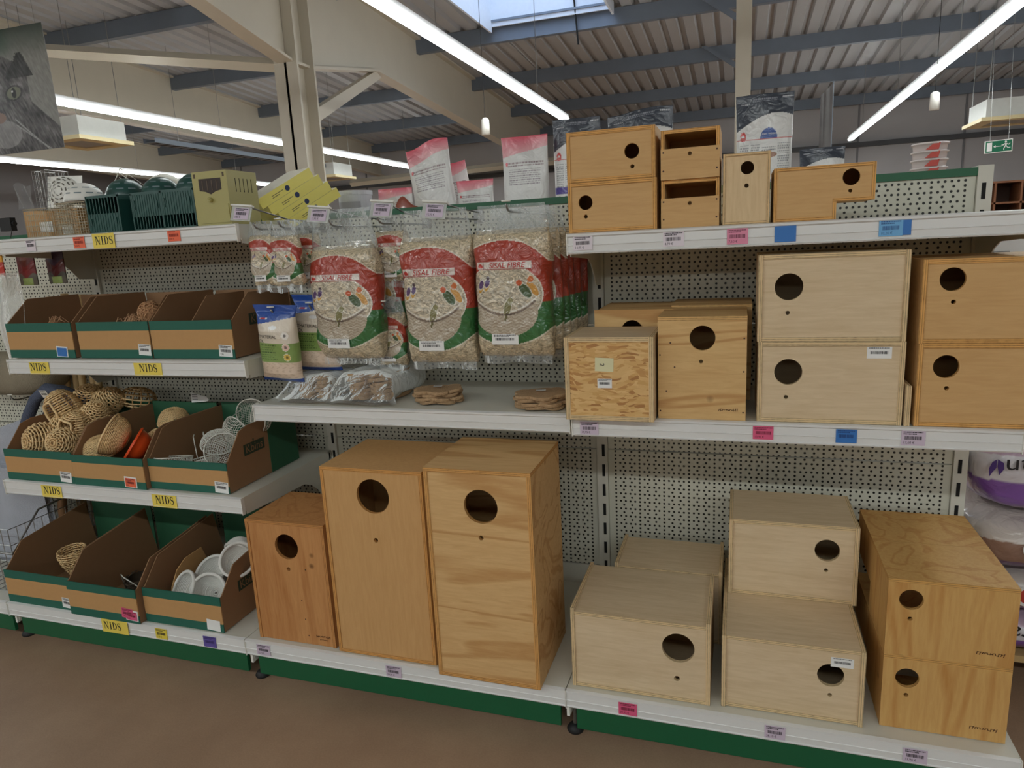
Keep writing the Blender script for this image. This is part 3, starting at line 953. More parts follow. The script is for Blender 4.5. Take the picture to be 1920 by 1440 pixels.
tag('sky', 'light blue price tag on the bare end of the top rail', 2.718, yt, 1.277, 0.046, 0.034, '10,20 €', 15)
tag('blue', 'darker blue tag overlapping the light blue one on the top rail', 2.746, yt + 0.0003, 1.278, 0.022, 0.034, bars=False)
tag('lilac', 'lilac price tag 19,95 under the OSB-faced box', 2.050, ym, 0.810, price='19,95 €', seed=17)
tag('pink', 'pink price tag 13,95 under the large pale pair', 2.470, ym, 0.814, 0.046, 0.032, '13,95 €', 18)
tag('blue', 'blue tag on the middle rail under the barcode-stickered box', 2.650, ym, 0.813, 0.044, 0.032, seed=19)
tag('lilac', 'lilac price tag 17,60 under the warm boxes at the shelf end', 2.786, ym, 0.814, price='17,60 €', seed=20)
tag('pink', 'pink price tag on the base rail under the raised-rim box', 2.160, yb, 0.122, 0.046, 0.034, '39,95 €', 21)
tag('lilac', 'lilac price tag 38,10 on the base rail under the wide box', 2.507, yb, 0.123, 0.046, 0.034, '38,10 €', 22)
tag('lilac', 'lilac price tag 31,90 on the base rail under the golden pine boxes', 2.800, yb, 0.121, 0.048, 0.034, '31,90 €', 23)
tag('lilac', 'lilac price tag 32,75 under the smallest tall box', 1.065, yb, 0.123, price='32,75 €', seed=24)
tag('lilac', 'lilac price tag 59,95 between the two taller boxes', 1.502, yb, 0.121, price='59,95 €', seed=25)
tag('white', 'white price tag on the top rail under the wire cages', 0.165, -0.3742, 1.357, 0.042, 0.036, seed=26)
tag('orange', 'orange price tag beside the NIDS sign on the top rail', 0.378, -0.3742, 1.357, 0.048, 0.036, '9,90 €', 27)
tag('orange', 'orange price tag on the top rail under the green boxes', 0.763, -0.3742, 1.360, 0.048, 0.036, '9,90 €', 28)
tag('yellow', 'yellow price tag on the base rail under the rope nest bin', 0.676, yb, 0.122, 0.046, 0.036, '2,20 €', 29)
tag('violet', 'violet tag on the base rail near the bay joint', 0.866, yb, 0.121, 0.048, 0.036, seed=30)

M_YEL = plain('sign_paper_yellow', (236, 212, 92), 0.6)
def serif(mb, s, fn, mi=1):
    """the word NIDS in bold roman capitals, cap height s, centred"""
    def P(pts): mb.add([fn(a * s, c * s) for a, c in pts], [tuple(range(len(pts)))], mi)
    def R(a0, a1, c0, c1): P([(a0, c0), (a1, c0), (a1, c1), (a0, c1)])
    x = -1.28
    # N
    R(x + .07, x + .13, 0, 1); R(x + .62, x + .68, 0, 1)
    P([(x + .05, 1), (x + .26, 1), (x + .68, 0), (x + .58, 0)])
    R(x - .02, x + .22, 0, .05); R(x - .04, x + .2, .95, 1); R(x + .5, x + .79, .95, 1)
    x += .92
    R(x + .09, x + .25, 0, 1); R(x, x + .34, 0, .05); R(x, x + .34, .95, 1)
    x += .46
    R(x + .09, x + .25, 0, 1); R(x, x + .25, 0, .05); R(x, x + .25, .95, 1)
    n = 12
    out = [(x + .25 + .45 * math.sin(math.pi * k / n), .5 - .5 * math.cos(math.pi * k / n)) for k in range(n + 1)]
    inn = [(x + .25 + .29 * math.sin(math.pi * k / n), .5 - .45 * math.cos(math.pi * k / n)) for k in range(n + 1)]
    for k in range(n): P([out[k], out[k + 1], inn[k + 1], inn[k]])
    x += .82
    cx = x + .27
    ctr = []
    for k in range(15):
        a = math.radians(40 + 230 * k / 14); ctr.append((cx + .2 * math.cos(a), .74 + .22 * math.sin(a)))
    for k in range(1, 16):
        a = math.radians(90 - 230 * k / 15); ctr.append((cx + .22 * math.cos(a), .27 + .24 * math.sin(a)))
    for k in range(len(ctr) - 1):
        f = k / (len(ctr) - 1); th = .03 + .055 * math.sin(math.pi * f) ** 2
        (a0, c0), (a1, c1) = ctr[k], ctr[k + 1]
        dx, dz = a1 - a0, c1 - c0; l = math.hypot(dx, dz) or 1; nx, nz = -dz / l * th, dx / l * th
        P([(a0 + nx, c0 + nz), (a0 - nx, c0 - nz), (a1 - nx, c1 - nz), (a1 + nx, c1 + nz)])
    R(cx + .15, cx + .19, .68, .95); R(cx - .23, cx - .19, .04, .32)
def nids(label, x, y, z, w=0.085, h=0.046, shift=0.0, cap=0.026):
    mb = MB()
    mb.box(-w / 2, w / 2, 0, 0.0006, -h / 2, h / 2, 0)
    serif(mb, cap, lambda a, c: (a + shift, -0.0005, c - cap * 0.45))
    o = mb.build('paper_sign', [M_YEL, M_INK]); o.location = (x, y, z)
    props(o, label, 'sign', 'yellow NIDS signs')
nids('yellow NIDS sign on the top rail under the green nest boxes', 0.484, -0.3764, 1.357, 0.090, 0.046)
nids('yellow NIDS sign on the bin shelf rail under the blue-tagged bin', 0.150, -0.4144, 0.951, 0.090, 0.048, -0.006)
nids('yellow NIDS sign on the bin shelf rail under the middle straw bin', 0.620, -0.4144, 0.951, 0.112, 0.048)
nids('yellow NIDS sign on the rail under the wicker nest bin', 0.222, -0.5084, 0.547, 0.090, 0.048)
nids('yellow NIDS sign on the rail under the wire nest bin', 0.700, -0.5084, 0.547, 0.096, 0.048)
nids('yellow NIDS sign on the base rail under the bark nest bin', 0.487, -0.5826, 0.123, 0.110, 0.048, -0.012)
# ------------------------------------------------------------------ cardboard picking bins
M_CARD = plain('cardboard_tan', (190, 146, 94), 0.75, var=0.06, scale=60)
M_CARDIN = plain('cardboard_brown', (144, 108, 76), 0.8, var=0.05, scale=40)
M_BGREEN = plain('bin_green_print', (30, 96, 80), 0.6, var=0.06, scale=40)
M_BGREENB = plain('bin_green_back', (36, 88, 60), 0.65)
M_LOGO = plain('logo_dark_green', (44, 58, 40), 0.7)
def kbins_logo(parent, xf, y, z, w=0.075, flip=1):
    """dark box with the maker's name left in board colour, on a bin side facing +x (flip=1)"""
    mb = MB()
    h = w * 0.36
    def fn(a, c, d=0.0): return (xf + d * flip, y + a * flip, z + c)
    mb.add([fn(-w / 2, -h / 2), fn(w / 2, -h / 2), fn(w / 2, h / 2), fn(-w / 2, h / 2)], [(0, 1, 2, 3)], 0)
    addtext(mb, 'Kbins', h * 1.05, lambda a, c: fn(a, c, 0.0004), 1)
    mb.add([fn(-.004, h * .55), fn(.002, h * .55), fn(.002, h * .75), fn(-.004, h * .75)], [(0, 1, 2, 3)], 0)
    return mb.build('maker_logo', [M_LOGO, M_CARDIN], parent)
def kbin(label, x0, x1, yf, yb, z0, fh, prof, logo=False, sleeve=None, tagc=None, tagx=0.0, tagz=0.0, tag_price=None, seed=0):
    o = thing('cardboard_bin', label, 'bin', (x0, yf, z0), 'green and tan cardboard bins')
    W, D, t = x1 - x0, yb - yf, 0.0035
    z = [0, fh * 0.235, fh * 0.755, fh]
    f = MB()
    f.box(0, W, 0, t, z[0], z[1], 1); f.box(0, W, 0.0003, t, z[1], z[2], 0); f.box(0, W, 0, t, z[2], z[3], 1)
    fp = f.build('front_panel', [M_CARD, M_BGREEN], o)
    pr = [(t, 0.001), (D, 0.001)] + [(a, c) for a, c in reversed(prof)]
    for xa in (0.0, W - t):
        MB().prism(pr, 'x', xa, xa + t).build('side_panel', M_CARDIN, o)
    bz = prof[-1][1] + (0.012 if prof[-1][1] != 0.197 else -0.004)
    MB().box(t, W - t, D - t, D, 0.001, bz).build('back_panel', M_BGREENB if prof[-1][1] != 0.197 else M_CARDIN, o)
    MB().box(t, W - t, t, D - t, 0.0005, 0.004).build('bottom_panel', M_CARDIN, o)
    if sleeve:
        MB().prism([(D * sleeve, 0.001), (D, 0.001), (D, prof[-1][1] + 0.004), (D * sleeve, prof[-1][1] + 0.004)], 'x', W, W + 0.002).build('sleeve', M_BGREENB, o)
    if logo:
        kbins_logo(o, W + 0.0006, 0.135, 0.112, 0.100)
    if tagc:
        sticker(o, tagx, tagz, 0.05, 0.036, -0.0012, paper=M_STICK, seed=seed, bars=(tagc == 'white'), nm='price_label', tilt=0.06, price=tag_price if tagc == 'white' else None)
        if tagc not in ('white', 'blank'):
            sticker(o, tagx, tagz - 0.001, 0.042, 0.029, -0.0022, paper=plain('paper_' + tagc, PAPERS[tagc], 0.5), seed=seed, nm='price_label', tilt=0.06, bars=tagc != 'blue', ink=(110, 40, 50), price=tag_price)
    return o
p_base = [(0.0035, 0.116), (0.012, 0.118), (0.078, 0.192), (0.10, 0.196), (0.34, 0.232)]
kbin('cardboard bin on the base shelf holding one woven cone', 0.006, 0.306, -0.572, -0.20, ZB, 0.118, p_base, tagc='white', tagx=0.278, tagz=0.026, seed=41)
kbin('cardboard bin on the base shelf holding a dark bark nest, middle one', 0.312, 0.604, -0.588, -0.20, ZB, 0.118, p_base, tagc='pink', tagx=0.265, tagz=0.028, tag_price='6,10', seed=42)
kbin('cardboard bin on the base shelf holding white rope nests', 0.610, 0.914, -0.566, -0.18, ZB, 0.118, p_base, logo=True, tagc='blank', tagx=0.268, tagz=0.022)
p_mid = [(0.0035, 0.098), (0.01, 0.10), (0.075, 0.178), (0.115, 0.188), (0.36, 0.188)]
kbin('cardboard bin on the third tier heaped with wicker nests', 0.018, 0.324, -0.498, -0.14, 0.5738, 0.108, p_mid, tagc='white', tagx=0.270, tagz=0.022, seed=44)
kbin('cardboard bin on the third tier with straw bowls and an orange bowl', 0.327, 0.626, -0.500, -0.14, 0.5738, 0.102, p_mid, tagc='orange', tagx=0.240, tagz=0.022, tag_price='2,90', seed=45)
kbin('cardboard bin on the third tier full of white wire nests', 0.629, 0.934, -0.482, -0.125, 0.5738, 0.098, p_mid, logo=True, sleeve=0.58, tagc='white', tagx=0.278, tagz=0.020, seed=46)
p_top = [(0.0035, 0.118), (0.008, 0.12), (0.095, 0.197), (0.30, 0.197)]
kbin('cardboard bin with blue label, on the tier under the green boxes', -0.016, 0.284, -0.382, -0.07, 0.9778, 0.120, p_top, tagc='blue', tagx=0.245, tagz=0.022)
kbin('cardboard bin with loose straw and a bark ball, on the upper bin tier', 0.306, 0.610, -0.379, -0.07, 0.9778, 0.120, p_top, tagc='white', tagx=0.278, tagz=0.028, seed=48)
kb = kbin('cardboard bin with maker name on its side, beside the blue bags', 0.614, 0.932, -0.376, -0.06, 0.9778, 0.120, p_top, logo=True, tagc='white', tagx=0.286, tagz=0.024, tag_price='2,95', seed=49)
MB().prism([(0.02, 0.004), (0.28, 0.004), (0.28, 0.19), (0.10, 0.19), (0.02, 0.115)], 'x', 0.15, 0.153).build('divider', M_CARDIN, kb)
tag('pink', 'pink price label hanging at the joint of two base bins', 0.560, -0.5900, 0.184, 0.046, 0.034, '3,30 €', 50, tilt=0.08)

# ------------------------------------------------------------------ woven nests and bowls
M_WICK = plain('wicker_straw', (240, 204, 152), 0.6, var=0.22, scale=45)
M_WICKD = plain('wicker_dark', (188, 148, 96), 0.65, var=0.2, scale=45)
def weave(o, prof, rings, stakes, sr, amp, hole=None, flat=True, mat=None, name='weave'):
    """basketwork: rings of cane passing in and out of upright stakes. prof: list of (r, z) from bottom to top; hole: (angle, half width, z0, z1) left open"""
    L = [0.0]
    for (r0, z0), (r1, z1) in zip(prof[:-1], prof[1:]): L.append(L[-1] + math.hypot(r1 - r0, z1 - z0))
    def at(s):
        s *= L[-1]
        for i in range(len(L) - 1):
            if s <= L[i + 1] + 1e-9:
                f = (s - L[i]) / max(1e-9, L[i + 1] - L[i])
                return prof[i][0] + f * (prof[i + 1][0] - prof[i][0]), prof[i][1] + f * (prof[i + 1][1] - prof[i][1])
        return prof[-1]
    mb = MB()
    rnd = random.Random(int(rings * 100 + stakes + 1000 * sr * 100))
    for i in range(rings):
        r, z = at((i + 0.5) / rings)
        n = max(10, stakes * 2)
        pts = []; runs = []
        for k in range(n + (0 if hole else 0)):
            a = 2 * math.pi * k / n
            rr = r + amp * (1 if (k // 1 + i) % 2 else -1) * min(1, r / 0.02)
            p = (rr * math.cos(a), rr * math.sin(a), z + rnd.uniform(-1, 1) * sr * 0.35)
            if hole:
                da = (a - hole[0] + math.pi) % (2 * math.pi) - math.pi
                if abs(da) < hole[1] and hole[2] < z < hole[3]:
                    if len(pts) > 1: runs.append(pts)
                    pts = []; continue
            pts.append(p)
        if hole and runs:
            runs.append(pts)
            for q in runs:
                if len(q) > 1: mb.tube(q, sr, 4)
        elif len(pts) > 2:
            mb.tube(pts, sr, 4, closed=True)
    w = mb.build(name, mat or M_WICK, o, smooth=True)
    st = MB()
    for k in range(stakes):
        a = 2 * math.pi * (k + 0.25) / stakes
        pts = []
        for j in range(9):
            r, z = at(j / 8)
            if hole and hole[2] < z < hole[3] and abs((a - hole[0] + math.pi) % (2 * math.pi) - math.pi) < hole[1]:
                if len(pts) > 1: st.tube(pts, sr * 0.9, 4)
                pts = []; continue
            pts.append((r * math.cos(a), r * math.sin(a), z))
        if len(pts) > 1: st.tube(pts, sr * 0.9, 4)
    st.build('stakes', M_WICKD, o, smooth=True)
    if hole:
        am, zc = hole[0], (hole[2] + hole[3]) / 2
        hm = MB(); pts = []
        for k in range(16):
            q = 2 * math.pi * k / 16
            a = am + hole[1] * max(-1, min(1, 1.25 * math.cos(q)))
            z = zc + (hole[3] - hole[2]) / 2 * max(-1, min(1, 1.25 * math.sin(q)))
            s = min(range(40), key=lambda i: abs(at(i / 39)[1] - z)); r = at(s / 39)[0] + sr
            pts.append((r * math.cos(a), r * math.sin(a), z))
        hm.tube(pts, sr * 1.5, 5, closed=True); hm.build('entrance_rim', M_WICK, o, smooth=True)
    return w
def ballprof(r, h=None, n=10):
    h = h or 2 * r
    return [(max(0.004, r * math.sin(math.pi * k / n) ** 0.85), h / 2 - h / 2 * math.cos(math.pi * k / n)) for k in range(n + 1)]
def wicker_nest(label, c, r, rot, h=None, rings=24, stakes=13, hole=None, tagged=False, ring=False):
    o = thing('wicker_nest', label, 'nest', c, 'wicker ball nests in the third tier bin', rot)
    pr = [(a, z - (h or 2 * r) / 2) for a, z in ballprof(r, h)]
    weave(o, pr, int(rings * 0.8), stakes, 0.0029, 0.0021, hole)
    if ring:
        MB().tube([(0.012 * math.cos(k * .523), 0, (h or 2 * r) / 2 + 0.012 + 0.012 * math.sin(k * .523)) for k in range(12)], 0.0012, 5, closed=True).build('hanging_ring', M_WICKD, o, smooth=True)
    if tagged:
        s = sticker(o, 0.0, (h or 2 * r) / 2 + 0.004, 0.026, 0.036, -r * 0.55, seed=int(r * 9999), nm='price_label'); s.rotation_euler = (0.5, 0.5, 0.2)
    return o
wicker_nest('wicker ball nest at the bin front showing its spiral base', (0.090, -0.405, 0.686), 0.064, (math.radians(80), 0, math.radians(-12)), 0.12)
wicker_nest('wicker ball nest wedged behind the spiral-based ball', (0.130, -0.338, 0.716), 0.056, (0.3, 0.9, 0))
wicker_nest('wicker ball nest at the bin front beside the divider', (0.212, -0.425, 0.690), 0.050, (math.radians(75), 0, math.radians(15)), 0.11)
wicker_nest('wicker nest with small round doorway in the middle of the heap', (0.212, -0.366, 0.732), 0.052, (0.1, 0.25, 0.1), 0.11, hole=(-1.75, 0.62, -0.012, 0.034))
wicker_nest('tall wicker nest with square doorway and paper tag', (0.112, -0.320, 0.778), 0.056, (0.15, -0.45, 0), 0.15, 28, 14, hole=(-1.75, 0.55, -0.02, 0.045), tagged=True)
wicker_nest('long wicker nest leaning on the bin divider', (0.222, -0.305, 0.744), 0.050, (0.2, 0.75, 0), 0.16, 30, 14)
wicker_nest('wicker nest at the back of the heap under the hoop', (0.092, -0.200, 0.788), 0.056, (0.3, 0.4, 0), 0.11)
wicker_nest('wicker nest with a wire hanging ring at the back of the heap', (0.196, -0.215, 0.784), 0.050, (0.2, 1.0, 0.4), 0.12, ring=True)
wicker_nest('upturned wicker nest against the perforated panel', (0.262, -0.140, 0.782), 0.062, (math.radians(170), 0.15, 0), 0.08, 12)

def bowl_prof(r, h): return [(0.004, 0.0), (r * 0.45, 0.002), (r * 0.72, h * 0.22), (r * 0.9, h * 0.55), (r, h)]
def straw_bowl(label, c, r, h, rot):
    o = thing('straw_bowl', label, 'bowl', c, 'woven straw bowls in the third tier bin', rot)
    weave(o, bowl_prof(r, h), 22, 24, 0.0017, 0.0010)
    MB().tube([(r * math.cos(k * math.pi / 18), r * math.sin(k * math.pi / 18), h) for k in range(36)], 0.0034, 6, closed=True).build('rim', M_WICK, o, smooth=True)
straw_bowl('straw bowl lying upside down at the bin front', (0.362, -0.425, 0.712), 0.058, 0.055, (math.radians(195), 0, 0))
straw_bowl('straw bowl tipped on edge showing its rim', (0.462, -0.395, 0.700), 0.070, 0.060, (math.radians(25), math.radians(-58), 0))
straw_bowl('straw bowl upside down at the back of the bin', (0.516, -0.235, 0.768), 0.054, 0.050, (math.radians(188), 0.2, 0))
straw_bowl('straw bowl half covered behind the orange bowl', (0.510, -0.300, 0.716), 0.050, 0.048, (math.radians(165), -0.3, 0))
def plastic_bowl(label, c, r, h, rot, col=(232, 82, 30)):
    o = thing('plastic_bowl', label, 'bowl', c, None, rot)
    m = plain('plastic_%d_%d_%d' % col, col, 0.4)
    pr = bowl_prof(r, h)
    MB().lathe(pr + [(r + 0.004, h), (r + 0.004, h - 0.004)] , 36).build('bowl', m, o, smooth=True)
    MB().tube([(r * math.cos(k * math.pi / 18), r * math.sin(k * math.pi / 18), h) for k in range(36)], 0.003, 6, closed=True).build('rim', m, o, smooth=True)
plastic_bowl('orange plastic nest bowl tipped beside the straw bowls', (0.556, -0.405, 0.672), 0.056, 0.05, (math.radians(30), math.radians(-48), 0))
plastic_bowl('orange plastic nest bowl low behind the rope nest bin front', (0.652, -0.425, 0.200), 0.036, 0.036, (math.radians(20), 0.3, 0), (214, 84, 36))
card = MB().add([(0, 0, 0), (0.07, 0, 0.006), (0.078, 0, 0.012), (0.07, 0, 0.022), (0, 0, 0.038)], [(0, 1, 2, 3, 4)], 0)
card.add([(0, 0.001, 0), (0.07, 0.001, 0.006), (0.078, 0.001, 0.012), (0.07, 0.001, 0.022), (0, 0.001, 0.038)], [(4, 3, 2, 1, 0)], 0)
for k in range(4): card.add([(0.006, -0.0005, 0.010 + k * 0.006), (0.03, -0.0005, 0.0105 + k * 0.006), (0.03, -0.0005, 0.0125 + k * 0.006), (0.006, -0.0005, 0.012 + k * 0.006)], [(0, 1, 2, 3)], 1)
cd = card.build('hang_card', [M_STICK, M_INK]); cd.location = (0.530, -0.160, 0.776); props(cd, 'white pointed paper card in front of the green bin back', 'card')

# wire nests
def wire_nest(label, c, r, rot, hooks=True):
    r *= 1.14
    o = thing('wire_nest', label, 'nest', c, 'white wire nests in the third tier bin', rot)
    MB().tube([(r * math.cos(k * math.pi / 14), r * math.sin(k * math.pi / 14), 0) for k in range(28)], 0.0022, 6, closed=True).build('rim', M_WIRE, o, smooth=True)
    mb = MB()
    n = 9
    for i in range(-n, n + 1):
        f = i / (n + 0.5); rr = r * math.sqrt(1 - f * f)
        for ax in (0, 1):
            pts = []
            for k in range(9):
                a = math.pi * k / 8
                q = (f * r, rr * math.cos(a), -rr * 0.75 * math.sin(a))
                pts.append(q if ax == 0 else (q[1], q[0], q[2]))
            mb.tube(pts, 0.0010, 3, cap=False)
    mb.build('mesh_cup', M_WIRE, o)
    if hooks:
        for s in (-1, 1):
            a0 = s * 0.35
            MB().tube([(r * math.cos(a0), r * math.sin(a0), 0), (r * math.cos(a0), r * math.sin(a0), 0.012), (r * 1.02 + 0.004, s * r * 0.28, 0.072), (r * 1.02 + 0.018, s * r * 0.26, 0.078)], 0.0018, 5).build('wire_hook', M_WIRE, o, smooth=True)
wire_nest('white wire nest with upright hooks at the bin divider', (0.680, -0.425, 0.662), 0.050, (math.radians(12), 0.1, math.radians(170)))
wire_nest('white wire nest sunk low in the middle of the bin', (0.770, -0.410, 0.655), 0.050, (math.radians(-10), 0.15, math.radians(120)))
wire_nest('white wire nest face down between the hooked ones and the corner', (0.800, -0.350, 0.690), 0.050, (math.radians(200), 0.2, 0.3), False)
wire_nest('white wire nest on its side at the bin front corner', (0.858, -0.400, 0.684), 0.050, (math.radians(60), 0.5, 0.4), False)
wire_nest('white wire nest piled on the others against the bin side', (0.850, -0.310, 0.722), 0.050, (math.radians(70), -0.3, math.radians(170)))
wire_nest('white wire nest standing upright at the back of the bin', (0.842, -0.225, 0.758), 0.048, (math.radians(95), 0, 0.3))
wire_nest('topmost white wire nest under the corner of the mat shelf', (0.900, -0.270, 0.756), 0.046, (math.radians(80), 0.2, -0.5), False)

# base tier contents
o = thing('woven_cone', 'woven straw cone standing alone in the base bin', 'basket', (0.132, -0.400, 0.160), None, (0.1, 0, 0))
weave(o, [(0.006, 0.0), (0.024, 0.03), (0.040, 0.07), (0.048, 0.105), (0.044, 0.125)], 16, 16, 0.0024, 0.0016)
M_BARK = plain('dark_twigs', (60, 48, 34), 0.8, var=0.4, scale=40)
def twigball(name, label, c, r, mat, n=70, seed=3, flat=1.0, cat='nest', tr=0.0016, open_=False):
    rnd = random.Random(seed)
    o = thing(name, label, cat, c)
    mb = MB()
    for k in range(n):
        a, z = rnd.uniform(0, 6.283), rnd.uniform(-0.95, 0.2 if open_ else 0.95)
        q = math.sqrt(1 - z * z); p = Vector((q * math.cos(a), q * math.sin(a), z)) * r
        d = Vector((rnd.uniform(-1, 1), rnd.uniform(-1, 1), rnd.uniform(-1, 1))); d -= p.normalized() * d.dot(p.normalized()); d.normalize()
        pts = []
        for s in (-1, -0.5, 0, 0.5, 1):
            w = (p + d * s * r * 0.75); w = w.normalized() * (r * (0.94 + rnd.uniform(0, 0.14)))
            pts.append((w.x, w.y, w.z * flat))
        mb.tube(pts, tr * rnd.uniform(0.7, 1.3), 4)
    s = mb.build('twigs', mat, o, smooth=True); s['kind'] = 'stuff'
    core = MB(); core.lathe([(max(0.002, r * 0.9 * math.sin(math.pi * k / 8)), -r * 0.9 * flat * math.cos(math.pi * k / 8)) for k in range((6 if open_ else 9))], 16)
    core.build('lining', mat, o, smooth=True)
    return o
o = twigball('bark_nest', 'dark bark nest with a wire handle in the middle base bin', (0.492, -0.455, 0.226), 0.052, M_BARK, 90, 5, 0.75, open_=True)
MB().tube([(-0.045, -0.03, -0.02), (-0.05, -0.035, 0.03), (-0.03, -0.045, 0.028), (0.04, -0.05, 0.0)], 0.002, 5).build('wire_handle', M_WIRE, o, smooth=True)
M_ROPE = plain('white_rope', (222, 220, 214), 0.75, var=0.08, scale=120)
def rope_bowl(label, c, r, h, rot):
    o = thing('rope_nest', label, 'nest', c, 'white rope nests in the base bin', rot)
    mb = MB()
    n = 17
    for i in range(n):
        f = i / (n - 1)
        rr = r * (0.10 + 0.9 * math.sin(f * math.pi / 2) ** 0.9); z = h * (1 - math.cos(f * math.pi / 2))
        mb.tube([(rr * math.cos(k * math.pi / 16), rr * math.sin(k * math.pi / 16), z) for k in range(32)], r * 0.056, 6, closed=True)
    mb.build('coil', M_ROPE, o, smooth=True)
    MB().tube([(r * 1.02 * math.cos(k * math.pi / 16), r * 1.02 * math.sin(k * math.pi / 16), h * 1.02) for k in range(32)], r * 0.10, 6, closed=True).build('rim', M_ROPE, o, smooth=True)
rope_bowl('white rope nest turned to the front, lowest of the heap', (0.812, -0.470, 0.222), 0.058, 0.050, (math.radians(62), 0.0, math.radians(12)))
rope_bowl('white rope nest leaning at the bin front beside the flap', (0.742, -0.475, 0.220), 0.056, 0.050, (math.radians(55), -0.35, math.radians(-10)))
rope_bowl('white rope nest hidden behind the front two', (0.765, -0.395, 0.235), 0.054, 0.048, (math.radians(40), -0.2, 0.2))
rope_bowl('white rope nest lying open higher in the heap', (0.872, -0.400, 0.300), 0.054, 0.050, (math.radians(50), 0.35, 0.1))
rope_bowl('topmost white rope nest beside the smallest tall box', (0.850, -0.345, 0.352), 0.046, 0.045, (math.radians(120), 0.2, 0.1))
fl = thing('cardboard_flap', 'loose curved cardboard flap printed with the maker name inside the rope bin', 'cardboard', (0.668, -0.525, 0.1545))
MB().prism([(0, 0), (0.02, 0.09), (0.05, 0.135), (0.09, 0.158), (0.165, 0.163), (0.20, 0.07), (0.20, 0.0)], 'x', 0, 0.003).build('sheet', M_CARD, fl)
kbins_logo(fl, 0.0036, 0.075, 0.085, 0.075)
# straw in the upper bins
M_STRAW = plain('loose_straw', (190, 146, 106), 0.7, var=0.2, scale=60)
def straw(label, c, w, h, n, seed):
    rnd = random.Random(seed); mb = MB()
    for k in range(n):
        a = rnd.uniform(-1, 1) * w; b_ = rnd.uniform(-0.5, 0.5) * w; d = rnd.uniform(-1, 1) * 0.03; e = rnd.uniform(0.3, 1) * h
        mb.tube([(a - d, b_ - 0.015, -0.02), (a, b_, e), (a + d, b_ + 0.012, e * rnd.uniform(-0.4, 0.6))], 0.0011, 3)
    o = mb.build('loose_straw', M_STRAW); o.location = c
    props(o, label, 'straw', None, 'stuff')
straw('wisp of straw showing over the blue-labelled bin', (0.165, -0.335, 1.096), 0.02, 0.022, 14, 4)
straw('straw fibres showing over the second upper bin', (0.500, -0.335, 1.096), 0.04, 0.024, 26, 6)
twigball('bark_ball', 'ball of brown bark fibres in the second upper bin', (0.575, -0.325, 1.122), 0.036, M_STRAW, 120, 9, tr=0.0016, cat='ball')

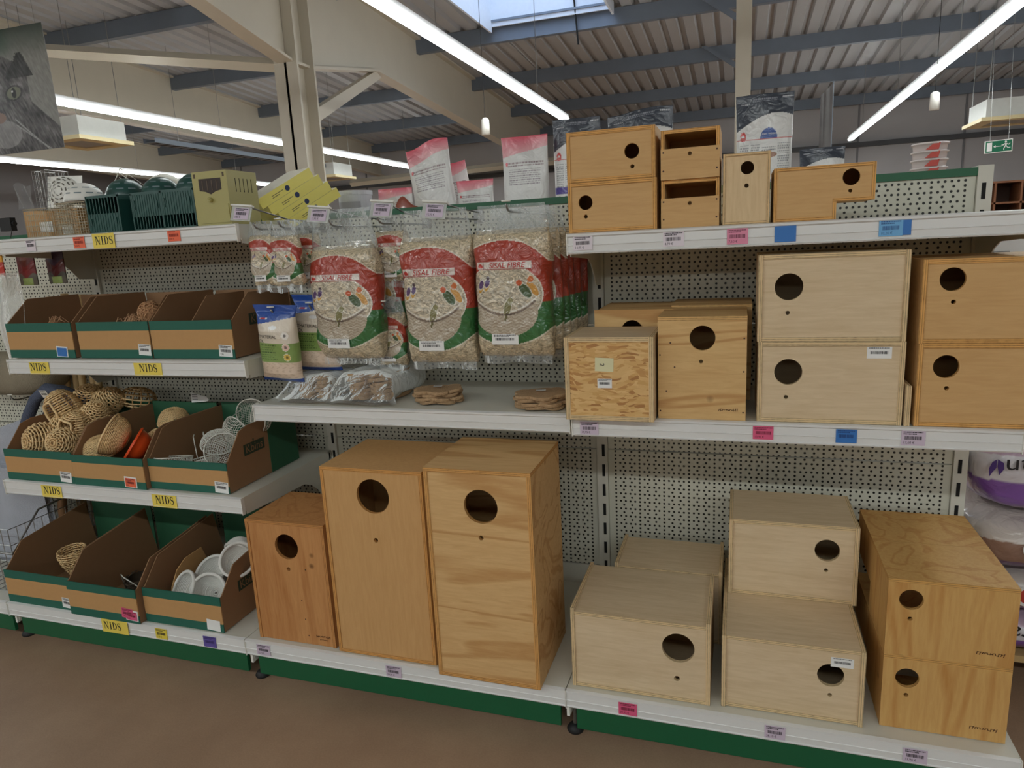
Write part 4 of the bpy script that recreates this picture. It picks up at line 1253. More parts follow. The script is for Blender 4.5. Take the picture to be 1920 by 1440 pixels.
# ------------------------------------------------------------------ sisal fibre bags
M_PACK = painted('sisal_pack_print', 0.45, coat=1.0, fibre=True, wrinkle=0.6, wscale=26)
M_FILM = film('clear_bag_film')
M_HEAD = film('bag_header_film', (232, 236, 236), 0.17, 22.0, 0.75)
C_ = lambda *a: np.array(lin(a))
def paint_sisal(X, V, front):
    u = (X + 1) / 2
    n = len(u)
    rgba = np.zeros((n, 4)); rgba[:, :3] = C_(202, 186, 156); rgba[:, 3] = 1
    def put(mask, col, a=0.0):
        mask = mask & front
        rgba[mask, :3] = C_(*col) if len(col) == 3 and not isinstance(col, np.ndarray) else col
        rgba[mask, 3] = a
    top = 0.920 - 0.085 * (u - 0.42) ** 2 * 4 - 0.10 * np.clip(u - 0.62, 0, 1) ** 2 * 4
    bot = 0.10 + 0.11 * (u - 0.45) ** 2 * 4
    pr = (V < top) & (V > bot)
    put(pr & (V >= 0.44), (168, 54, 32)); put(pr & (V < 0.44), (46, 108, 54))
    put((np.abs(V - top) < 0.005) | (np.abs(V - bot) < 0.005), (226, 220, 204))
    e = ((u - 0.40) / 0.52) ** 2 + ((V - 0.50) / 0.238) ** 2
    put(e < 1, (210, 198, 174), 1.0)
    put((e > 0.97) & (e < 1.03), (232, 228, 216))
    # nest drawing
    un = (u - 0.42) / 0.43
    rimv = 0.365 + 0.115 * un ** 2
    nest = (un ** 2 + ((V - 0.37) / 0.20) ** 2 < 1) & (V < rimv)
    wv = 0.5 + 0.5 * np.sin(V * 260 + 2 * np.sin(u * 60))
    put(nest, (194, 182, 162))
    m2 = nest & (wv > 0.7); put(m2, (166, 150, 130))
    put((np.abs(V - rimv) < 0.006) & (np.abs(un) < 1.0), (228, 224, 214))
    put((np.abs(V - rimv + 0.02) < 0.008) & (np.abs(un) < 0.95), (120, 104, 92))
    def bird(cu, cv, a, b_, ang, col):
        du, dv = (u - cu) / 1.25, (V - cv) * 1.55 / 1.25
        ca, sa = math.cos(ang), math.sin(ang)
        q = ((du * ca + dv * sa) / a) ** 2 + ((-du * sa + dv * ca) / b_) ** 2
        put(q < 1.35, (226, 222, 210)); put(q < 1, col)
    bird(0.10, 0.555, 0.055, 0.025, 1.2, (206, 156, 60)); bird(0.105, 0.58, 0.045, 0.025, 1.2, (92, 64, 112))
    bird(0.19, 0.57, 0.055, 0.025, 1.2, (206, 156, 60)); bird(0.195, 0.595, 0.045, 0.025, 1.2, (86, 60, 110)); bird(0.205, 0.632, 0.02, 0.02, 0, (70, 50, 60))
    bird(0.80, 0.545, 0.085, 0.036, 2.2, (214, 158, 76)); bird(0.775, 0.615, 0.03, 0.03, 0, (208, 112, 56))
    bird(0.70, 0.53, 0.085, 0.045, 2.3, (70, 92, 58)); bird(0.625, 0.59, 0.032, 0.028, 0, (206, 92, 48))
    bird(0.46, 0.40, 0.085, 0.036, 1.25, (132, 128, 84)); bird(0.50, 0.455, 0.028, 0.028, 0, (140, 136, 92)); bird(0.435, 0.33, 0.05, 0.014, 1.2, (110, 104, 70))
    put((np.abs(V - 0.345 - 0.04 * (u - 0.45)) < 0.005) & (u > 0.38) & (u < 0.56), (84, 70, 60))
    # title strip
    ts = (u > 0.05) & (u < 0.80) & (V > 0.695) & (V < 0.758); put(ts, (224, 214, 206))
    tb = ts & ((u < 0.056) | (u > 0.794) | (V < 0.70) | (V > 0.753) | (np.abs(u - 0.155) < 0.004)); put(tb, (150, 44, 40))
    put((((u - 0.105) / 0.035) ** 2 + ((V - 0.722) / 0.017) ** 2 < 1) & (wv > -1), (196, 52, 44))
    return rgba
def sisal_bag(label, cx, yc, zb, W, D, H, head, big=True, rz=0.0, lean=0.0, group='sisal fibre bags on hooks', seed=1, film_on=True):
    o = thing('sisal_bag', label, 'bag', (cx, yc, zb), group, (lean, 0, rz))
    nr, nv = (190, 150) if big else (110, 90)
    V = np.linspace(0, 1, nv)
    rx, ry, ra = ring_xy(nr, 3.2)
    X, vv = np.meshgrid(rx, V); Y, _ = np.meshgrid(ry, V); aa, _ = np.meshgrid(ra, V)
    e = 2 / 3.2
    end = (1 - np.abs(2 * vv - 1) ** 9)
    w = W / 2 * (0.93 + 0.07 * end) * (1 + 0.03 * np.sin(vv * 5 + seed))
    d = D / 2 * (0.10 + 0.90 * (1 - np.abs(2 * vv - 1) ** 5) ** 0.7)
    rnd = np.random.RandomState(seed)
    LP = [(rnd.uniform(0.4, 1), rnd.uniform(6, 26), rnd.randint(1, 7), rnd.uniform(0, 6)) for _ in range(7)]
    def lumpf(v_, a_): return sum(k0 * np.sin(v_ * k1 + a_ * k2 + k3) for k0, k1, k2, k3 in LP) * 0.0009
    lump = lumpf(vv, aa)
    px, py, pz = X * w + lump * X, Y * d + lump * np.sign(Y) * 1.6, vv * H
    vs = np.stack([px, py, pz], -1).reshape(-1, 3)
    fs = [(j * nr + i, j * nr + (i + 1) % nr, (j + 1) * nr + (i + 1) % nr, (j + 1) * nr + i) for j in range(nv - 1) for i in range(nr)]
    fs += [tuple(range(nr))[::-1], tuple((nv - 1) * nr + i for i in range(nr))]
    mb = MB(); mb.add(vs.tolist(), fs)
    me = mb.mesh('fibre_pack', M_PACK, True)
    setcol(me, paint_sisal(X.ravel(), vv.ravel(), (Y.ravel() <= 0.35)))
    obj('fibre_pack', me, o)
    def front(u, v, off):
        x = (2 * u - 1); wv = W / 2 * (0.93 + 0.07 * (1 - abs(2 * v - 1) ** 9)) * (1 + 0.03 * math.sin(v * 5 + seed)); dv = D / 2 * (0.10 + 0.90 * (1 - abs(2 * v - 1) ** 5) ** 0.7)
        lu = float(lumpf(v, math.atan2(-max(0.0, 1 - abs(x) ** 3.2) ** (1 / 3.2), x) % (2 * math.pi)))
        return (x * wv + lu * x, -dv * max(0.0, 1 - abs(x) ** 3.2) ** (1 / 3.2) - lu * 1.6 - 0.0016 - off, v * H)
    tm = MB()
    addtext(tm, 'SISAL FIBRE', H * 0.060, lambda a, c: front(0.475 + a / W, 0.726 + c / H, 0), 0, shear=0.25, sx=1.0)
    tm.build('print_title', plain('title_red', (190, 44, 40), 0.5), o)
    p = front(0.40, 0.150, 0.001)
    bw, bh = (0.075, 0.028) if big else (W * 0.48, H * 0.13)
    sticker(o, p[0], p[2], bw, bh, p[1], seed=seed + 60, nm='barcode_label', rows=2)
    if film_on:
        def hd(i, j):
            a = 2 * math.pi * i
            f = j
            ww = W / 2 * (0.96 - 0.10 * f); dd = D / 2 * (0.55 * (1 - f) ** 1.3 + 0.04)
            x, y = math.copysign(abs(math.cos(a)) ** e, math.cos(a)), math.copysign(abs(math.sin(a)) ** e, math.sin(a))
            pl = 0.004 * math.sin(x * 22 + seed * 2) * (1 - f) + 0.003 * math.sin(x * 9 + f * 5 + seed)
            return (x * ww, y * dd + pl, H * 0.965 + f * head)
        hm = MB(); hm.surf(hd, 56, 14, wrapu=True); hm.build('bag_header', M_HEAD, o, smooth=True)
        bf = MB(); bf.surf(lambda i, j: ((i - 0.5) * W * 0.92, -0.004 + 0.004 * math.sin(i * 14 + seed) , 0.004 - j * 0.024 - 0.003 * math.sin(i * 9)), 20, 4); bf.build('bag_seam', M_HEAD, o, smooth=True)
    return o
sisal_bag('large sisal fibre bag, foremost on the hook nearest the end bay', 1.836, -0.330, 0.982, 0.214, 0.088, 0.340, 0.075, seed=2)
for k in range(5):
    sisal_bag('large sisal fibre bag, number %s behind the foremost one by the end bay' % ('one', 'two', 'three', 'four', 'five')[k], 1.842 + 0.008 * k, -0.252 - 0.0 + 0.047 * k, 0.985, 0.212, 0.042, 0.336, 0.07, seed=12 + k, film_on=(k < 2))
sisal_bag('large sisal fibre bag in the middle, hanging slightly askew', 1.614, -0.322, 0.962, 0.212, 0.090, 0.352, 0.085, rz=0.03, seed=3)
sisal_bag('large sisal fibre bag behind the slightly askew one', 1.620, -0.235, 0.975, 0.208, 0.070, 0.340, 0.07, seed=4, film_on=False)
sisal_bag('large sisal fibre bag hanging lower beside the small packs', 1.304, -0.296, 0.968, 0.226, 0.090, 0.335, 0.115, rz=-0.03, seed=5)
sisal_bag('large sisal fibre bag behind the lower-hanging one', 1.330, -0.205, 0.985, 0.224, 0.075, 0.330, 0.08, seed=6, film_on=False)
sisal_bag('small sisal fibre pack nearest the yellow-green plastic box', 1.050, -0.335, 1.196, 0.085, 0.028, 0.150, 0.045, False, seed=7)
sisal_bag('small sisal fibre pack in front of the lower-hanging large bag', 1.137, -0.342, 1.194, 0.104, 0.032, 0.146, 0.050, False, rz=-0.08, seed=8)
sisal_bag('small sisal fibre pack behind the foremost small pack', 1.168, -0.285, 1.198, 0.100, 0.030, 0.146, 0.045, False, seed=9)
sisal_bag('small sisal fibre pack in the gap between large bags, upper', 1.443, -0.255, 1.192, 0.098, 0.030, 0.146, 0.050, False, seed=10)
sisal_bag('small sisal fibre pack in the gap between large bags, lower', 1.418, -0.262, 0.940, 0.098, 0.034, 0.160, 0.050, False, seed=11)
sisal_bag('small sisal fibre pack tucked behind the blue nesting bags', 1.215, -0.215, 0.985, 0.090, 0.030, 0.146, 0.04, False, seed=21)

# hooks
def hook(label, x, z, length, holder=None, price=None, seed=0, tipup=True):
    o = thing('display_hook', label, 'hook', (x, 0, z), 'display hooks on the perforated panel')
    MB().box(-0.016, 0.016, -0.004, -0.0006, -0.012, 0.03).build('back_plate', M_ZINC, o)
    pts = [(0, -0.003, 0), (0, -length + 0.03, 0)] + ([(0, -length + 0.012, 0.004), (0, -length, 0.018)] if tipup else [(0, -length, 0)])
    MB().tube(pts, 0.0030, 8).build('prong', M_ZINC, o, smooth=True)
    if holder is not None:
        dx, dz = holder
        MB().tube([(0.0, -0.003, 0.022), (dx * 0.4, -length * 0.5, 0.030), (dx, -length - 0.012, dz + 0.020)], 0.0024, 6).build('label_arm', M_ZINC, o, smooth=True)
        hm = MB(); hm.box(-0.034, 0.034, 0, 0.002, -0.026, 0.016, 0); hm.box(-0.036, 0.036, -0.006, 0.006, 0.016, 0.021, 1)
        h = hm.build('label_holder', [film('holder_plastic', (226, 228, 224), 0.45, 20, 0.1), M_WHITE], o); h.location = (dx, -length - 0.018, dz); h.rotation_euler = (math.radians(-18), math.radians(6), 0)
        sticker(h, 0.002, -0.005, 0.050, 0.034, -0.0012, paper=plain('paper_lilac', PAPERS['lilac'], 0.5), seed=seed, price=price, nm='price_label')
    else:
        MB().tube([(-0.012, -length, 0.026), (0.012, -length, 0.026)], 0.0022, 6).build('cross_bar', M_WHITE, o, smooth=True)
    return o
hook('hook with price holder beside the yellow-green plastic box', 1.058, 1.362, 0.375, (-0.022, 0.050), '3,80 €', 71)
hook('short hook carrying the foremost small sisal pack', 1.140, 1.362, 0.370)
hook('hook with price holder over the lower-hanging large bag', 1.296, 1.358, 0.350, (-0.020, 0.036), '12,95 €', 72)
hook('hook with price holder over the gap between large bags', 1.440, 1.358, 0.330, (0.026, 0.040), '3,80 €', 73)
hook('hook with price holder over the slightly askew large bag', 1.622, 1.362, 0.365, (0.018, 0.022), '12,95 €', 74)
hook('long hook carrying the row of large bags by the end bay', 1.838, 1.366, 0.375)
hook('lower hook carrying the front blue nesting bag', 1.080, 1.108, 0.372)
hook('lower hook carrying the rear blue nesting bag', 1.165, 1.112, 0.300)
hook('lower hook with white tip between the large bags', 1.420, 1.112, 0.310)

# blue nesting-material bags
M_BLUEP = painted('nesting_bag_print', 0.35, coat=0.4, wrinkle=0.25, wscale=25)
def blue_bag(label, cx, yc, zb, seed, lean=0.0, rz=0.0):
    o = thing('nesting_bag', label, 'bag', (cx, yc, zb), 'blue topped nesting material bags', (lean, 0.03, rz))
    W, D, H = 0.136, 0.055, 0.235
    nr, nv = 96, 110
    rx, ry, ra = ring_xy(nr, 2.6)
    X, vv = np.meshgrid(rx, np.linspace(0, 1, nv)); Y, _ = np.meshgrid(ry, vv[:, 0]); aa, _ = np.meshgrid(ra, vv[:, 0])
    d = D / 2 * np.clip(np.minimum(vv / 0.12, (0.92 - vv) / 0.25), 0.03, 1) ** 0.6
    w = W / 2 * (1.0 + 0.10 * np.clip((0.10 - vv) / 0.10, 0, 1) + 0.18 * np.clip((vv - 0.86) / 0.14, 0, 1))
    lump = 0.0015 * np.sin(vv * 14 + aa * 3 + seed)
    vs = np.stack([X * w, Y * d + lump + 0.01 * np.clip(vv - 0.8, 0, 1) * X, vv * H], -1).reshape(-1, 3)
    fs = [(j * nr + i, j * nr + (i + 1) % nr, (j + 1) * nr + (i + 1) % nr, (j + 1) * nr + i) for j in range(nv - 1) for i in range(nr)]
    mb = MB(); mb.add(vs.tolist(), fs + [tuple(range(nr))[::-1], tuple((nv - 1) * nr + i for i in range(nr))])
    me = mb.mesh('pouch', M_BLUEP, True)
    u, V = ((X + 1) / 2).ravel(), vv.ravel()
    c = np.ones((len(u), 4)); c[:, :3] = C_(222, 210, 192)
    def put(m, col): c[m, :3] = C_(*col)
    fluff = np.sin(u * 40 + 3 * np.sin(V * 50)) * np.sin(V * 70)
    put((V < 0.27) & (V > 0.06), (222, 200, 178)); put((V < 0.27) & (V > 0.06) & (fluff > 0.5), (204, 180, 156))
    put((V > 0.27) & (V < 0.52), (132, 160, 88))
    topcut = 0.78 + 0.10 * (u - 0.3)
    put(V > topcut, (34, 76, 158)); put(V < 0.055, (38, 74, 150))
    for (cu, cv, r, col) in ((0.80, 0.62, 0.085, (236, 230, 222)), (0.80, 0.47, 0.085, (230, 196, 180)), (0.80, 0.34, 0.085, (226, 196, 96))):
        q = (u - cu) ** 2 + ((V - cv) * 1.72) ** 2
        put(q < r * r, (236, 234, 226)); put(q < (r * 0.9) ** 2, col); put(q < (r * 0.40) ** 2, tuple(int(k * 0.55) for k in col))
    for k in range(7):
        zz = 0.49 - 0.03 * k
        put((np.abs(V - zz) < 0.006) & (u > 0.06) & (u < 0.55 - 0.04 * (k % 3)) & (np.sin(u * 130 + k) > -0.5), (66, 92, 44))
    put(((u - 0.5) ** 2 / 0.010 + ((V - 0.72)) ** 2 / 0.0006) < 1, (238, 238, 236))
    put((u > 0.12) & (u < 0.32) & (np.abs(V - 0.83) < 0.012), (214, 216, 220)); put((u > 0.14) & (u < 0.28) & (np.abs(V - 0.83) < 0.006), (176, 40, 44))
    setcol(me, c)
    obj('pouch', me, o)
    tm = MB()
    def fr(a, z):
        x = 2 * a / W
        return (a, -D / 2 * max(0, 1 - abs(x) ** 2.6) ** (1 / 2.6) - 0.004, z)
    addtext(tm, 'STMATERIAL', 0.014, lambda a, c_: fr(-0.060 + a, 0.142 + c_), 0, align='LEFT', sx=0.95)
    addtext(tm, 'ECK', 0.014, lambda a, c_: fr(-0.060 + a, 0.128 + c_), 0, align='LEFT')
    tm.build('print_title', M_INK, o)
    return o
blue_bag('blue topped nesting material bag in front, hanging below the small packs', 1.082, -0.350, 0.905, 1, 0.05, -0.05)
blue_bag('blue topped nesting material bag half hidden behind the front one', 1.166, -0.275, 0.925, 2, 0.0, 0.1)

# ------------------------------------------------------------------ jute mats on the sisal bay's shelf
M_JUTE = plain('jute_felt', (178, 146, 110), 0.9, var=0.2, scale=90, bump=0.5, bscale=250)
def mat_mesh(r, lobes, depth, th, seed, sx=1.0, sy=1.0):
    rnd = random.Random(seed); mb = MB(); n = 60
    ph = rnd.uniform(0, 6)
    pts = []
    for k in range(n):
        a = 2 * math.pi * k / n
        q = r * (1 - depth + depth * abs(math.sin(lobes * a / 2 + ph)) ** 0.6)
        pts.append((q * math.cos(a) * sx, q * math.sin(a) * sy))
    vs = [(x, y, 0.002 * math.sin(x * 60 + seed)) for x, y in pts] + [(x * 1.02, y * 1.02, th / 2 + 0.002 * math.sin(x * 60 + seed)) for x, y in pts] + [(x, y, th + 0.002 * math.sin(x * 60 + seed)) for x, y in pts]
    fs = [tuple(range(n))[::-1], tuple(range(2 * n, 3 * n))]
    for l in (0, 1): fs += [(l * n + i, l * n + (i + 1) % n, (l + 1) * n + (i + 1) % n, (l + 1) * n + i) for i in range(n)]
    mb.add(vs, fs)
    return mb.mesh('mat', M_JUTE)
def mat_pack(label, c, n, r, sx, sy, group='packs of jute nest mats'):
    o = thing('jute_mats', label, 'mats', c, group)
    for k in range(n):
        m = obj('mat', mat_mesh(r, 6, 0.22, 0.0085, k + int(c[0] * 100), sx, sy), o)
        m.location = (0.004 * math.sin(k * 2.1), 0.003 * math.cos(k * 3), 0.003 + k * 0.0095); m.rotation_euler = (0, 0, 0.15 * k)
    s = sticker(o, 0.0, 0, 0.026, 0.014, 0, seed=90 + n, nm='label'); s.location = (0.0, 0.0, 0.0085 + n * 0.0095); s.rotation_euler = (math.radians(-90), 0, 0.2)
    return o
Z2M = 0.8418
mat_pack('small loose pack of jute mats in the middle of the shelf', (1.580, -0.312, Z2M), 4, 0.078, 0.95, 0.75)
mat_pack('flat pack of jute mats at the shelf end by the OSB-faced box', (1.900, -0.340, Z2M), 4, 0.080, 0.95, 0.8)
def bagged_mats(label, c, n, w, d, seed):
    o = thing('bagged_mats', label, 'mats', c, 'bagged jute mats')
    for k in range(n):
        for q in (-1, 1):
            m = obj('mat', mat_mesh(d * 0.52, 6, 0.12, 0.0105, seed + k, w / d * 0.55, 1.0), o)
            m.location = (q * w * 0.22, 0.004 * math.sin(k), 0.004 + k * 0.0115); m.rotation_euler = (0, 0, 0.1 * math.sin(k * 2))
    s = sticker(o, 0, 0, 0.030, 0.020, 0, seed=95 + n, nm='label'); s.location = (0.02, 0.02, 0.007 + n * 0.0115); s.rotation_euler = (math.radians(-90), 0, 0.3)
    h = n * 0.0115 + 0.012
    def bagf(i, j):
        a = 2 * math.pi * i; f = j                 # j: front (open end) to back
        flare = 1.0 + 0.35 * max(0, 1 - f / 0.22) ** 1.5
        x = math.copysign(abs(math.cos(a)) ** 0.6, math.cos(a)) * (w / 2 + 0.012) * flare
        sz = math.sin(a)
        z = h / 2 + math.copysign(abs(sz) ** 0.6, sz) * (h / 2) * (1 if f > 0.2 else 0.35 + 0.65 * f / 0.2)
        if f < 0.2: z = z * (0.25 + 0.75 * f / 0.2)
        return (x, -d / 2 - 0.055 + f * (d + 0.075), max(0.0015, z + 0.003 * math.sin(a * 7 + f * 9 + seed)))
    mb = MB(); mb.surf(bagf, 48, 18, wrapu=True); mb.build('bag_film', M_FILM, o, smooth=True)
    return o
bagged_mats('jute mats in a clear bag at the shelf corner', (1.165, -0.235, Z2M), 6, 0.135, 0.20, 3)
bagged_mats('jute mats in a clear bag beside the first bagged pack', (1.360, -0.245, Z2M), 7, 0.165, 0.20, 8)
# ------------------------------------------------------------------ top shelf of the bin bay: plastic nest boxes, domes, cages
ZT1 = 1.3828
M_TEAL = plain('dark_green_plastic', (38, 78, 72), 0.32, var=0.05)
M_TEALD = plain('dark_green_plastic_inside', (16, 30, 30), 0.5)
def green_box(label, x0, x1, yf, top_grille):
    o = thing('plastic_nest_box', label, 'nest box', (x0, yf, ZT1), 'dark green plastic nest boxes')
    W, D, H, t = x1 - x0, 0.13, 0.114, 0.003
    MB().box(0, t, t, D, 0, H).build('side_panel', M_TEAL, o); MB().box(W - t, W, t, D, 0, H).build('side_panel', M_TEAL, o)
    MB().box(t, W - t, t, D, H - t, H).build('top_panel', M_TEAL, o); MB().box(t, W - t, t, D, 0, t).build('bottom_panel', M_TEAL, o)
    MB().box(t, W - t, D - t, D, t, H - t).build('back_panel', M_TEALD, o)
    fr = MB()
    fr.box(0, W, 0, t, H - 0.006, H + 0.002); fr.box(0, W, 0, t, 0, 0.004); fr.box(0, 0.005, 0, t, 0, H); fr.box(W - 0.005, W, 0, t, 0, H)
    fr.build('front_frame', M_TEAL, o)
    g0, g1 = ((H * 0.52, H - 0.006) if top_grille else (0.004, H * 0.36))
    d0, d1 = ((0.004, H * 0.52) if top_grille else (H * 0.36, H - 0.006))
    dm = MB().box(0.005, W - 0.005, 0.0005, t, d0, d1)
    n = 12
    for k in range(n):
        xx = 0.01 + (W - 0.02) * k / (n - 1); dm.box(xx - 0.0012, xx + 0.0012, -0.0008, 0.0005, d0, d1)
    d = dm.build('sliding_door', M_TEAL, o)
    for xx in (0.014, W - 0.018):
        MB().box(xx, xx + 0.003, -0.003, -0.0005, d0 + (d1 - d0) * 0.35, d0 + (d1 - d0) * 0.75).build('door_grip', M_TEAL, d)
    n = 10
    for k in range(1, n):
        xx = 0.005 + (W - 0.01) * k / n
        MB().box(xx - 0.0014, xx + 0.0014, 0.0, t, g0, g1).build('grille_bar', M_TEAL, o)
green_box('dark green plastic nest box with its grille at the top', 0.408, 0.543, -0.352, True)
green_box('dark green plastic nest box with bottom grille, beside the top-grille one', 0.578, 0.700, -0.338, False)
green_box('dark green plastic nest box with bottom grille, beside the yellow-green box', 0.704, 0.832, -0.345, False)
def dome(label, c, r, h, mat, group='green plastic dome nests', slots=True):
    o = thing('dome_nest', label, 'nest', c, group)
    pr = [(r * 0.96, 0), (r, h * 0.1), (r, h - r)] + [(r * math.cos(a), h - r + r * math.sin(a)) for a in [math.pi / 2 * k / 8 for k in range(1, 9)]]
    pr[-1] = (0.001, h)
    MB().lathe(pr, 36).build('shell', mat, o, smooth=True)
    if slots:
        for ring, (el, n) in enumerate(((0.45, 10), (0.8, 8))):
            for k in range(n):
                a0 = 2 * math.pi * k / n; a1 = a0 + 2 * math.pi / n * 0.62
                vs = []
                for e2 in (el - 0.035, el + 0.035):
                    for j in range(5):
                        a = a0 + (a1 - a0) * j / 4; rr = r * 1.004
                        vs.append((rr * math.cos(e2) * math.cos(a), rr * math.cos(e2) * math.sin(a), h - r + rr * math.sin(e2)))
                MB().add(vs, [(j, j + 1, 6 + j, 5 + j) for j in range(4)]).build('air_slot', plain('slot_grey', (120, 136, 140), 0.5), o)
dome('dark green dome nest behind the top-grille box', (0.392, -0.170, ZT1), 0.066, 0.185, M_TEAL)
dome('dark green dome nest in the middle of the three', (0.540, -0.165, ZT1), 0.064, 0.180, M_TEAL)
dome('dark green dome nest beside the yellow-green box', (0.680, -0.160, ZT1), 0.062, 0.182, M_TEAL)
# yellow-green travel nest
M_OLIVE = plain('yellow_green_plastic', (172, 164, 104), 0.45, var=0.04)
o = thing('plastic_nest_box', 'yellow-green plastic nest box with barred window and peg', 'nest box', (0.838, -0.350, ZT1))
W, D, H, t = 0.127, 0.135, 0.157, 0.004
win = [(0.026, 0.150), (0.026, 0.104), (0.046, 0.098), (0.064, 0.092), (0.082, 0.098), (0.102, 0.104), (0.102, 0.150)]
mb = MB()
holed('front_panel', [(0, 0), (W, 0), (W, H), (0, H)], [(0.064, 0.130, 0.0001)], t, o, [M_OLIVE, M_OLIVE])
MB().prism([(0.024, 0.102), (0.046, 0.098), (0.064, 0.090), (0.082, 0.098), (0.104, 0.102), (0.104, 0.136), (0.024, 0.136)], 'y', -0.0008, 0.0).build('window', plain('window_dark', (52, 40, 34), 0.6), o)
for k in range(4):
    MB().box(0.036 + k * 0.017, 0.039 + k * 0.017, -0.0016, -0.0008, 0.102, 0.130).build('window_bar', plain('bar_brown', (92, 76, 60), 0.5), o)
MB().box(0, t, t, D, 0, H).build('side_panel', M_OLIVE, o)
sp = MB().box(W - t, W, t, D, 0, H).build('side_panel', M_OLIVE, o)
for k in range(5): MB().box(W, W + 0.0006, 0.035 + k * 0.018, 0.037 + k * 0.018, 0.095, 0.135).build('vent_slit', M_DARK, sp)
MB().box(t, W - t, t, D, H - t, H).build('top_panel', M_OLIVE, o); MB().box(t, W - t, t, D, 0, t).build('bottom_panel', M_OLIVE, o); MB().box(t, W - t, D - t, D, t, H - t).build('back_panel', M_OLIVE, o)
k = MB(); k.lathe([(0.007, 0), (0.007, 0.01), (0.004, 0.012), (0.001, 0.008)], 16); k.v = [(0.062 + a, -d, 0.074 + c) for a, c, d in k.v]; k.build('peg', M_OLIVE, o, smooth=True)
for xx in (0.010, W - 0.012):
    MB().box(xx - 0.003, xx + 0.003, -0.001, 0, H - 0.018, H - 0.006).build('screw_slot', plain('screw_brown', (80, 64, 40), 0.5), o)
MB().box(0.02, W - 0.004, -0.0025, 0, 0.006, 0.060).build('lower_flap', M_OLIVE, o)

# wire cages, white parts
def lattice(mb, x0, x1, y0, y1, z0, z1, nx, ny, nz, r):
    for y in (y0, y1):
        for i in range(nx + 1): x = x0 + (x1 - x0) * i / nx; mb.tube([(x, y, z0), (x, y, z1)], r, 3, cap=False)
        for i in range(nz + 1): z = z0 + (z1 - z0) * i / nz; mb.tube([(x0, y, z), (x1, y, z)], r, 3, cap=False)
    for x in (x0, x1):
        for i in range(ny + 1): y = y0 + (y1 - y0) * i / ny; mb.tube([(x, y, z0), (x, y, z1)], r, 3, cap=False)
        for i in range(nz + 1): z = z0 + (z1 - z0) * i / nz; mb.tube([(x, y0, z), (x, y1, z)], r, 3, cap=False)
    for i in range(nx + 1): x = x0 + (x1 - x0) * i / nx; mb.tube([(x, y0, z0), (x, y1, z0)], r, 3, cap=False)
def cage(label, x0, x1, y0, y1, z0, z1, nx, nz, rot=(0, 0, 0), mat=None, nm='wire_cage'):
    o = thing(nm, label, 'cage', (x0, y0, z0), 'wire cages on the top shelf', rot)
    mb = MB(); lattice(mb, 0, x1 - x0, 0, y1 - y0, 0.001, z1 - z0, nx, 5, nz, 0.0009); mb.build('wire_mesh', mat or M_WIRE, o)['kind'] = 'stuff'
    rm = MB().tube([(0, 0, z1 - z0), (x1 - x0, 0, z1 - z0), (x1 - x0, y1 - y0, z1 - z0), (0, y1 - y0, z1 - z0)], 0.0018, 5, closed=True); rm.build('rim', mat or M_WIRE, o)
M_OLDWIRE = plain('dull_wire', (170, 160, 136), 0.45, metal=0.3)
cb = thing('cardboard_box', 'plain brown cardboard box behind the wire cages', 'box', (0.004, -0.255, ZT1))
MB().box(0, 0.25, 0, 0.16, 0, 0.095).build('body', M_CARD, cb)
MB().box(0.07, 0.13, -0.001, 0, 0.02, 0.055).build('label', M_STICK, cb); MB().box(0.17, 0.22, -0.001, 0, 0.01, 0.04).build('label', M_STICK, cb)
cage('small wire cage in front of the cardboard box', 0.132, 0.236, -0.352, -0.262, ZT1, 1.474, 12, 5, mat=M_OLDWIRE)
cage('square-mesh wire cage beside the dark green boxes', 0.272, 0.402, -0.352, -0.235, ZT1, 1.484, 12, 11, mat=M_OLDWIRE)
cage('grey wire basket standing on the cardboard box', 0.060, 0.120, -0.240, -0.150, 1.4785, 1.612, 4, 9, mat=M_ZINC)
# white slotted plate with ring of slots
o = thing('nest_plate', 'white square plate with rings of slots, leaning up on the cardboard box', 'plate', (0.170, -0.225, 1.5285), None, (math.radians(80), math.radians(2), math.radians(8)))
MB().box(-0.062, 0.075, -0.05, 0.062, -0.002, 0.0).build('plate', M_WHITE, o)
pr = [(0.055, 0.0), (0.052, 0.010), (0.042, 0.020), (0.028, 0.027), (0.012, 0.030), (0.001, 0.030)]
g = MB(); g.lathe(pr, 40); g.v = [(a + 0.01, c + 0.004, d) for a, c, d in g.v]; g.build('dome', M_WHITE, o, smooth=True)
for (rr, zz, n, w_) in ((0.0525, 0.0115, 14, 0.004), (0.0435, 0.0205, 12, 0.004), (0.030, 0.0275, 9, 0.0035), (0.017, 0.0305, 6, 0.003)):
    for k in range(n):
        a0 = 2 * math.pi * k / n; vs = []
        for q in (rr - w_, rr):
            for j in range(4): a = a0 + 2 * math.pi / n * 0.6 * j / 3; vs.append((q * math.cos(a) + 0.01, q * math.sin(a) + 0.004, zz + 0.0015 + (rr - q) * 0.55))
        MB().add(vs, [(j, j + 1, 5 + j, 4 + j) for j in range(3)]).build('air_slot', plain('slot_shadow', (96, 92, 84), 0.6), o)
dome('white plastic dome with slots on the square-mesh cage', (0.345, -0.295, 1.4855), 0.062, 0.064, M_WHITE, None)
dome('white translucent plastic dome behind the green domes', (0.482, -0.085, ZT1), 0.070, 0.200, plain('milky_plastic', (224, 222, 208), 0.5), None, False)
